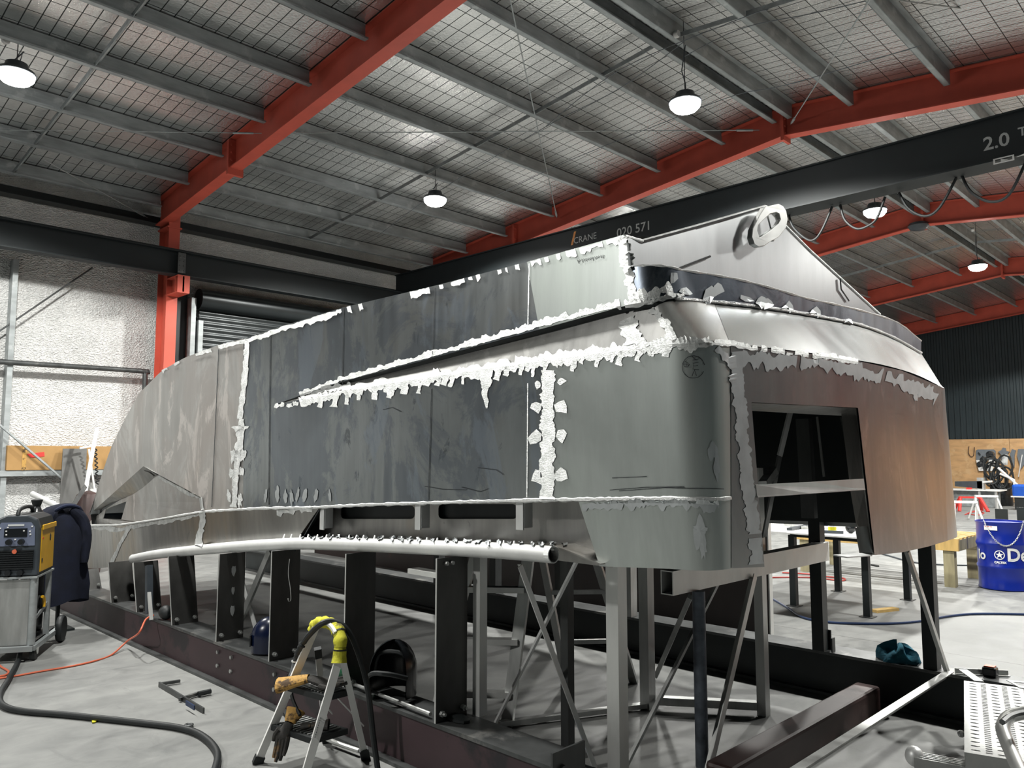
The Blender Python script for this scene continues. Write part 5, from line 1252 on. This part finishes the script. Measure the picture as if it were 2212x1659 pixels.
q = on_z(1838,1152,z); m = MB(); m.ball((q.x,q.y,q.z+.055), .055); tag(m.build('black_ball', M['blackgloss'], smooth=True), 'round black disc pad on the work table behind the jamb', 'pad')
for (a, b, w_, mt, l) in (((1705,1143),(1760,1133),.06,'darkgrey','dark steel offcut at the back of the work table'), ((1748,1147),(1822,1150),.05,'darkgrey','dark flat bar along the front of the work table'), ((1775,1140),(1830,1137),.03,'alu_bright','pale tube lying across the work table'), ((1770,1132),(1815,1136),.02,'bluehose','blue rod on the work table'), ((1700,1132),(1738,1140),.08,'alu_dull','folded sheet offcut on the work table')):
    tag(MB().bar(on_z(*a, z+.015), on_z(*b, z+.015), w_, .028).build('steel_offcut', M[mt]), l, 'offcut', 'offcuts on the work table')
# timber bench
t = thing('timber_bench', 'low slatted pine bench beside the blue drum', 'bench', (12.1,4.2,0)); X0, X1, Y0, Y1, ZT = 11.35, 12.55, 3.10, 5.3, .63
for x in (X0, X1-.05): MB().box((x,Y0,ZT-.16),(x+.05,Y1,ZT-.02)).build('side_beam', M['pine'], t)
for y in (Y0, Y1-.05): MB().box((X0+.05,y,ZT-.16),(X1-.05,y+.05,ZT-.02)).build('end_beam', M['pine_grey'], t)
for k in range(7): x = X0+k*(X1-X0-.1)/6; MB().box((x,Y0,ZT-.02),(x+.1,Y1,ZT)).build('slat', M['pine'], t)
for x in (X0+.02, X1-.14):
    for y in (Y0+.06, Y1-.2): MB().box((x,y,0),(x+.11,y+.13,ZT-.02 if x > 12 else ZT-.16)).build('leg', M['pine_grey'], t)
# drum
DC = V(11.78,2.70,0); R_, H_ = .292, .86
t = thing('oil_drum', 'blue steel oil drum with white lettering and a chain at the right edge', 'drum', tuple(DC))
pr = [(R_-.02,0),(R_,.012),(R_,.03),(R_-.006,.04)]
for zc in (.29,.58): pr += [(R_-.006,zc-.035),(R_+.006,zc-.012),(R_+.006,zc+.012),(R_-.006,zc+.035)]
pr += [(R_-.006,H_-.03),(R_+.004,H_-.015),(R_+.004,H_),(R_-.012,H_),(R_-.014,H_-.02),(.001,H_-.02)]
dsh = MB().lathe(pr, DC, 48).build('shell', M['blue'], t, smooth=True)
def drum_map(az0, z0, r=R_+.002):                              # bend flat lettering round the drum
    return lambda v: DC + V(r*math.cos(az0 + v.x/r), r*math.sin(az0 + v.x/r), z0 + v.y)
def az_of(px, py):
    d = ray(px, py); a = d.x*d.x+d.y*d.y; b = -2*(d.x*DC.x+d.y*DC.y); c_ = DC.x**2+DC.y**2-R_**2; k = (-b-math.sqrt(max(b*b-4*a*c_, 0)))/(2*a); p = EYE + d*k; return math.atan2(p.y-DC.y, p.x-DC.x), p.z
az, z0 = az_of(2175, 1211); m = MB(); letters(m, 'Delo', .22, None or (0,0,0), (1,0,0), (0,1,0), .006, fmap=drum_map(az, z0-.004)); m.build('name_lettering', M['white'], dsh)
az, z0 = az_of(2124, 1207); m = MB(); letters(m, 'lo', .17, (0,0,0), (1,0,0), (0,1,0), .004, fmap=drum_map(az-.30, z0)); m.build('name_lettering', M['white'], dsh)
az, z0 = az_of(2159, 1199); f_ = drum_map(az, z0); m = MB()
ring = lambda r, n=24: [f_(V(r*math.cos(2*math.pi*k/n), r*math.sin(2*math.pi*k/n), 0)) for k in range(n)]
m.grid([ring(.058), ring(.048)], closed=True); f2 = drum_map(az, z0, R_+.0025)
star = [f2(V((.046 if k % 2 == 0 else .018)*math.sin(math.pi*k/5), (.046 if k % 2 == 0 else .018)*math.cos(math.pi*k/5), 0)) for k in range(10)]
m.add([f2(V(0,0,0))] + star, [(0,k+1,(k+1) % 10+1) for k in range(10)]); m.build('star_emblem', M['white'], dsh)
m = MB(); letters(m, 'CALTEX', .036, (0,0,0), (1,0,0), (0,1,0), .002, fmap=drum_map(az-.21, z0-.105)); m.build('emblem_lettering', M['white'], dsh)
az, z0 = az_of(2139, 1141); f_ = drum_map(az, z0); m = MB(); m.add([f_(V(x, y, 0)) for x, y in ((-.08,-.025),(0,-.025),(.08,-.025),(.08,.03),(0,.03),(-.08,.03))], [(0,1,4,5),(1,2,3,4)]); m.build('paper_label', M['white'], dsh)
m = MB(); f_ = drum_map(az, z0, R_+.004); m.add([f_(V(x, y, 0)) for x, y in ((-.07,.015),(.02,.015),(.02,.022),(-.07,.022))], [(0,1,2,3)]); m.build('label_stripe', M['redtape'], dsh)
ch = thing('drum_chain', 'galvanised chain slung across the front of the blue drum', 'chain', tuple(DC + V(0,0,.6))); N_ = 34
a0 = az_of(2130,1135)[0]-.05
for k in range(N_):
    u = k/(N_-1); a = a0 + u*1.55; zc = H_+.01 - .30*(1-(2*u-1)**2)**1.0; a_2 = a + .03; c0 = DC + V((R_+.014)*math.cos(a), (R_+.014)*math.sin(a), zc)
    u2 = u+.01; z2 = H_+.01 - .30*(1-(2*u2-1)**2); c1 = DC + V((R_+.014)*math.cos(a0+u2*1.55), (R_+.014)*math.sin(a0+u2*1.55), z2); d = (c1-c0).normalized(); rad = V(math.cos(a), math.sin(a), 0); s = d.cross(rad) if k % 2 else rad*.8
    MB().tube([c0 + d*(.015*math.cos(g)) + s*(.008*math.sin(g)) for g in [i*.7854 for i in range(8)]], .003, 5, closed=True).build('chain_link', M['alu'], ch)
for (px, py, l) in ((2163,1122,'black box end sticking up behind the blue drum'), (2212,1118,'black box end at the right edge behind the blue drum')):
    q = on_z(px, py+10, .75); m = MB(); m.bar((q.x+.7,q.y+.15,0),(q.x+.7,q.y+.15,.92), .16, .03, (1,0,0)); tag(m.build('black_post', M['black_steel']), l, 'post')
# hoses and scraps on the far floor
hose('blue_hose', 'blue air hose curving over the floor beyond the far beam', 'hose', [fz(*p, .012) for p in ((1655,1285),(1700,1312),(1735,1334),(1790,1344),(1850,1347),(1920,1347),(1985,1342),(2050,1331),(2110,1326),(2212,1327),(2260,1328))], .013, 'bluehose')
hose('dark_hose', 'thin dark hose running behind the timber bench to the drum', 'hose', [fz(*p, .012) for p in ((1890,1192),(1925,1202),(1970,1214),(2020,1219),(2075,1221),(2125,1221))], .012, 'darkgrey')
hose('red_hose', 'red hose looped on the floor beyond the black table', 'hose', [fz(*p, .01) for p in ((1640,1248),(1700,1247),(1760,1248),(1810,1254),(1825,1253),(1820,1249),(1780,1245),(1745,1240),(1690,1237))], .010, 'redhose')
hose('red_hose', 'tangled red cord on the far floor under the white trestles', 'hose', [fz(*p, .01) for p in ((2085,1112),(2105,1104),(2125,1108),(2110,1113),(2092,1109),(2120,1103))], .02, 'redhose')
m = MB(); a, b = fz(1888,1320,.015), fz(1935,1315,.015); m.bar(a, b, .09, .03); tag(m.build('wood_offcut', M['pine']), 'small wood offcut on the floor at the foot of the black table', 'offcut')
m = MB(); m.bar(fz(1884,1220,.01), fz(1896,1223,.01), .05, .02); tag(m.build('dark_scrap', M['black']), 'small dark scrap on the floor beyond the black table', 'scrap')
# things on the end of the far beam
m = MB(); rows = []; rnd = random.Random(8); c_ = V(5.78,1.98,.302)
for j in range(7):
    r_ = [.12,.12,.108,.088,.06,.035,.01][j]; zz = [0,.035,.065,.085,.098,.105,.107][j]; rows.append([c_ + V(.75*r_*math.cos(a)*(1+.2*math.sin(3*a+j)), 1.1*r_*math.sin(a)*(1+.18*math.sin(5*a-j)), zz*.85*(1+.35*math.sin(4*a)+.25*math.sin(7*a+1))) for a in [2*math.pi*k/20 for k in range(20)]])
m.grid(rows, closed=True); tag(m.build('teal_rag', M['teal'], smooth=80), 'crumpled teal rag on the far beam against the black post', 'rag')
t = thing('tape_measure', 'black and red tape measure on the end of the far beam', 'tape measure', (5.80,1.44,.301))
m = MB(); m.box((5.755,1.395,.301),(5.83,1.475,.362)); m.build('case', M['blackgloss'], t, bevel=.012); m = MB(); m.box((5.765,1.405,.362),(5.82,1.465,.368)); m.build('top_face', M['cable_orange'], t, bevel=.004)
tag(MB().angle((5.72,1.62,.302),(5.90,1.36,.302), .03, .004).build('angle_offcut', M['alu']), 'short aluminium angle offcut on the end of the far beam', 'offcut')
tag(MB().bar(on_z(2080,1447,.36), on_z(2115,1472,.36), .05, .006).build('flat_offcut', M['alu_dull']), 'grey flat offcut sticking out past the tape measure', 'offcut')
# perforated aluminium step platform, bottom right corner
t = thing('step_platform', 'perforated aluminium work platform with a bent tube rail at the bottom right corner', 'platform', (4.75,1.0,0))
A_ = V(5.336,1.464,.36); u = V(-.967,-.255,0); v = V(.255,-.967,0); Ld, Wd = 1.31, .62
D = lambda a, b, z=0: A_ + u*a + v*b + V(0,0,z)
holes = []; 
def slot(a, b, la, lb): return [D(a-la,b), D(a-la*.6,b+lb*.8), D(a,b+lb), D(a+la*.6,b+lb*.8), D(a+la,b), D(a+la*.6,b-lb*.8), D(a,b-lb), D(a-la*.6,b-lb*.8)]
for k in range(21):
    for j in range(6): holes.append(slot(.05+k*.0605 + (.012 if j % 2 else 0), .045+j*.105, .009, .020))
_d = MB(); _d.slab([D(0,0), D(Ld,0), D(Ld,Wd), D(0,Wd)], (0,0,-.003), holes); dko = _d.build('deck', M['deck'], t)
dk = MB()
for k in range(42):
    for j in range(5):
        a, b = .035+k*.0302, .098+j*.105; dk.add([D(a-.005,b-.013,.0012), D(a+.005,b-.013,.0012), D(a+.005,b+.013,.0012), D(a-.005,b+.013,.0012)], [(0,1,2,3)])
dk.build('small_perforation', M['black'], dko)
MB().slab([D(0,0,-.003), D(Ld,0,-.003), D(Ld,0,-.085), D(0,0,-.085)], v*.004).build('side_skirt', M['alu'], t)
MB().slab([D(Ld,0,-.003), D(Ld,Wd,-.003), D(Ld,Wd,-.085), D(Ld,0,-.085)], u*-.004).build('front_skirt', M['deck'], t)
MB().slab([D(Ld+.003,.235,-.01), D(Ld+.003,.42,-.01), D(Ld+.003,.42,-.08), D(Ld+.003,.235,-.08)], u*.002).build('warning_sticker', M['blackgloss'], t)
MB().slab([D(Ld+.006,.25,-.05), D(Ld+.006,.31,-.05), D(Ld+.006,.28,-.015)], u*.002).build('warning_triangle', M['scrap_yellow'], t)
m = MB()
for k in range(3): m.slab([D(Ld+.006,.33,-.02-.018*k), D(Ld+.006,.41,-.02-.018*k), D(Ld+.006,.41,-.027-.018*k), D(Ld+.006,.33,-.027-.018*k)], u*.001)
m.build('warning_text', M['scrap_yellow'], t)
MB().slab([D(.02,.28), D(-.13,.22), D(-.16,.5), D(-.06,.60), D(.02,.60)], (0,0,.004), [[D(-.03,.28), D(-.10,.25), D(-.12,.42), D(-.07,.46)]]).build('hand_hold', M['deck'], t)
for a, b in ((.05,.03),(Ld-.08,.03),(.05,Wd-.05),(Ld-.08,Wd-.05)): MB().bar(D(a,b,-.36), D(a,b,-.004), .04, .04, u).build('leg', M['alu_dull'], t)
rp_ = [on_z(2235,1640,.55), on_z(2228,1575,.6)]
rl = smoothpath([on_z(*p, z) for p, z in (((2235,1536),.62),((2205,1541),.60),((2178,1550),.58),((2166,1572),.56),((2174,1600),.53),((2186,1628),.5),((2200,1660),.47),((2215,1690),.44))], 5)
MB().tube(rl, .027, 14).build('tube_rail', M['alu'], t, smooth=True)
m = MB(); c_ = on_z(2192,1542,.64); m.tube(smoothpath([on_z(*p, .64) for p in ((2165,1560),(2180,1548),(2200,1541),(2225,1538))], 4), .012, 6); m.build('rail_weld', M['steel'], t)
MB().ball(on_z(2076,1585,.30), .018, n=8, m=6).build('side_knob', M['alu_bright'], t)
s2 = thing('lower_step', 'ribbed aluminium lower step in front of the perforated platform', 'step', (4.4,1.35,0)); a, b = on_z(1976,1622,.2), on_z(2140,1652,.2); uu = (b-a).normalized(); vv = V(-.967,-.255,0)
MB().slab([a, b, b+vv*.10, a+vv*.10], (0,0,-.05)).build('tread', M['deck'], s2); m = MB()
for k in range(4): m.bar(a+vv*(.015+.022*k)+V(0,0,.002), b+vv*(.015+.022*k)+V(0,0,.002), .006,.004)
m.build('tread_rib', M['alu_dull'], s2); MB().bar(a+vv*.05+uu*.04+V(0,0,-.2), a+vv*.05+uu*.04+V(0,0,-.05), .04,.05, uu).build('leg', M['black_steel'], s2); MB().ball(a+vv*.05+V(0,0,-.01), .045, .045, .05, 12, 8).build('end_cap', M['alu_bright'], s2, smooth=True); MB().bar(b+vv*.05-uu*.04+V(0,0,-.2), b+vv*.05-uu*.04+V(0,0,-.05), .04,.05, uu).build('leg', M['black_steel'], s2)

# ================================================================ FAR END: PLYWOOD LINING, TOOLS, BENCH
px_ = XF-.12
pl = thing('plywood_lining', 'plywood lining board with tools on the charcoal end wall', 'board', (px_,6,0))
for k in range(6): MB().box((px_,9.6-2.4*k-2.4,.02),(px_+.03,9.6-2.4*k-.01,2.33)).build('sheet', M['ply'], pl)
rl_ = thing('side_lining', 'plywood lining along the right-hand wall', 'board', (24,YR+.05,0))
for k in range(7): MB().box((16+2.4*k,YR+.035,.02),(16+2.4*k+2.39,YR+.06,2.4)).build('sheet', M['ply'], rl_)
for i_, x in enumerate((12.05,19.0,26.0)):
    m = MB(); m.box((x-.1,YR+.1,0),(x+.1,YR+.12,6.2)); m.box((x-.1,YR+.45,0),(x+.1,YR+.47,6.2)); m.box((x-.008,YR+.12,0),(x+.008,YR+.45,6.2)); tag(m.build('portal_column', M['red']), 'red steel column on the right-hand wall under the %s rafter' % nth[i_+1], 'column')
P3 = lambda px, py, d=.02: on_x(px, py, px_-d)
t = thing('tool_rack', 'grey and white sheet-metal tool holder on the plywood board', 'rack', tuple(P3(2130,1000)))
MB().slab([P3(*p) for p in ((2109,973),(2112,971),(2147,971),(2151,974),(2151,994),(2109,994))], (-.03,0,0)).build('grey_plate', M['grey'], t)
MB().slab([P3(*p,.05) for p in ((2109,994),(2151,994),(2144,1017),(2115,1017))], (-.03,0,0)).build('white_plate', M['white'], t); m = MB()
for a, b in (((2113,977),(2118,983)),((2122,985),(2127,991)),((2143,977),(2137,983)),((2133,986),(2128,992)),((2128,998),(2128,1003)),((2131,998),(2131,1003)),((2127,1012),(2127,1016)),((2132,1012),(2132,1016))): m.bar(P3(*a,.085), P3(*b,.085), .03,.02,(1,0,0))
m.build('slot', M['black'], t)
for i_, (pg, l) in enumerate(((((2157,976),(2164,972),(2167,967),(2173,968),(2174,974),(2181,976),(2176,983),(2176,998),(2170,1006),(2163,1002),(2163,982)), 'wide grey tool hanging on the plywood board'), (((2182,982),(2187,970),(2195,973),(2192,984),(2192,1009),(2186,1008),(2186,990)), 'narrow grey tool hanging on the plywood board'), (((2198,985),(2200,970),(2216,970),(2216,1000),(2205,1014),(2202,1000)), 'grey tool cluster hanging at the right edge of the plywood board'))):
    tag(MB().slab([P3(*p) for p in pg], (-.06,0,0)).build('hanging_tool', M['grey']), l, 'tool', 'tools hung on the plywood board')
tag(MB().tube(smoothpath([P3(*p,.03) for p in ((2093,964),(2092,978),(2097,986),(2103,984),(2105,966)) ] , 4), .012, 5).build('wire_loop', M['primer_red'], smooth=True), 'thin wire loop hung on the plywood board', 'wire')
tag(MB().tube([P3(2208,982,.08), P3(2200,1030,.08)], .02, 6).build('long_rod', M['alu_bright']), 'thin pale rod hung on the plywood board near the right edge', 'rod')
xb = 29.5; Z_ = lambda px, py: on_x(px, py, xb)
t = thing('work_bench', 'white topped work bench in front of the plywood board', 'bench', tuple(Z_(2110,1057)))
a, b = Z_(2075,1057), Z_(2160,1057); MB().box((xb,b.y,a.z-.04),(xb+.9,a.y+.5,a.z)).build('bench_top', M['white'], t)
for yy in (a.y+.3, (a.y+b.y)/2, b.y+.1): MB().box((xb+.05,yy,0),(xb+.12,yy+.07,a.z-.04)).build('leg', M['alu_dull'], t)
MB().box((xb+.4,b.y+.1,0),(xb+.45,a.y+.4,a.z-.04)).build('back_panel', M['galv'], t)
zt_ = a.z
t = thing('bench_vise', 'long dark machine on the far white bench', 'machine', (xb+.4,7.6,zt_)); q0, q1 = Z_(2080,1046), Z_(2118,1048)
MB().bar((xb+.3,q0.y+.3,q0.z),(xb+.3,q1.y,q1.z), .2, .16, h2=.26, w2=.2).build('body', M['darkgrey'], t); MB().bar((xb+.3,q1.y+.05,zt_),(xb+.3,q1.y+.05,q1.z+.24), .2,.2,(1,0,0)).build('head', M['alu_dull'], t); MB().bar((xb+.2,q1.y-.02,q1.z+.1),(xb+.2,q1.y-.3,q1.z+.13), .08,.06).build('spout', M['alu_bright'], t)
tag(MB().box((xb+.05,Z_(2096,1055).y,zt_),(xb+.2,Z_(2086,1055).y,zt_+.06)).build('red_tool', M['redtape']), 'red tool lying on the far white bench', 'tool')
def trestle(label, p, w_, h_, mat, lr=.022):
    t = thing('trestle', label, 'trestle', tuple(p), 'trestles on the far floor'); p = Vector(p); ax = V(.5,-.86,0)
    MB().bar(p+V(0,0,h_)-ax*w_/2, p+V(0,0,h_)+ax*w_/2, .12, .05).build('top_rail', M[mat], t)
    for s in (-1,1):
        for s2_ in (-1,1): MB().tube([p+ax*(s*w_/2.2)+V(0,0,h_), p+ax*(s*w_/1.5)+V(.86*.3*s2_,.5*.3*s2_,0)], lr, 8).build('leg', M[mat], t)
trestle('white trestle standing on the far floor behind the drum', on_z(2133,1122), .55, .62, 'white')
trestle('white trestle half hidden by the stern corner of the hull', on_z(2088,1142), .5, .62, 'white')
trestle('red trestle before the far white bench', on_z(2097,1104), .6, .42, 'redtape', .05)
t = thing('welding_trolley', 'black cable-draped welding trolley before the plywood board', 'trolley', tuple(on_z(2165,1092))); q = on_z(2165,1092)
MB().lathe([(.32,0),(.34,.05),(.34,.7),(.3,.78)], q, 18).build('drum_body', M['blackgloss'], t, smooth=True)
m = MB(); rnd = random.Random(6)
for k in range(9):
    yo = rnd.uniform(-.3,.3); zo = rnd.uniform(.85,1.35); m.tube([q + V(-.36+rnd.uniform(-.08,.04), yo+.22*math.cos(g), zo+.38*math.sin(g)) for g in [i*.5236 for i in range(12)]], .035, 5, closed=True)
m.build('cable_bundle', M['black'], t, smooth=True)
for yy, zz in ((.45,1.55),(.55,1.4),(.25,1.75)): MB().lathe([(.02,-.12),(.12,-.1),(.12,.1),(.02,.12)], q+V(-.1,yy,zz), 14, axis='x').build('gauge', M['blackgloss'], t, smooth=True)
MB().bar(q+V(-.2,.6,1.25), q+V(-.2,-.1,1.5), .08,.08).build('cross_arm', M['white'], t); MB().tube([q+V(-.1,-.15,1.4), q+V(-.1,-.2,1.75)], .1, 10).build('filter', M['letter'], t, smooth=True)
MB().tube([q+V(-.5,-.5,.3), q+V(-.5,-.5,.9), q+V(-.5,-.1,1.1)], .04, 8).build('frame_tube', M['white'], t); MB().tube([q+V(-.5,-.05,1.3), q+V(-.5,-.95,.35), q+V(-.5,-1.6,.3)], .04, 8).build('frame_tube', M['white'], t); MB().tube([q+V(-.3,0,.1),q+V(-.3,0,1.6)], .06, 8).build('mast', M['darkgrey'], t)
t = thing('blue_machine', 'blue machine on a stand at the right edge by the plywood board', 'machine', tuple(on_x(2200,1090,29.0))); q = on_x(2205,1058,29.0)
MB().box((29,q.y-.8,q.z-.22),(29.6,q.y+.25,q.z+.16)).build('body', M['bluetool'], t, bevel=.06); MB().box((28.98,q.y-.5,q.z-.24),(29.62,q.y+.28,q.z-.2)).build('lower_trim', M['white'], t); MB().box((29.05,q.y-.7,0),(29.5,q.y+.2,q.z-.24)).build('stand', M['black_steel'], t)
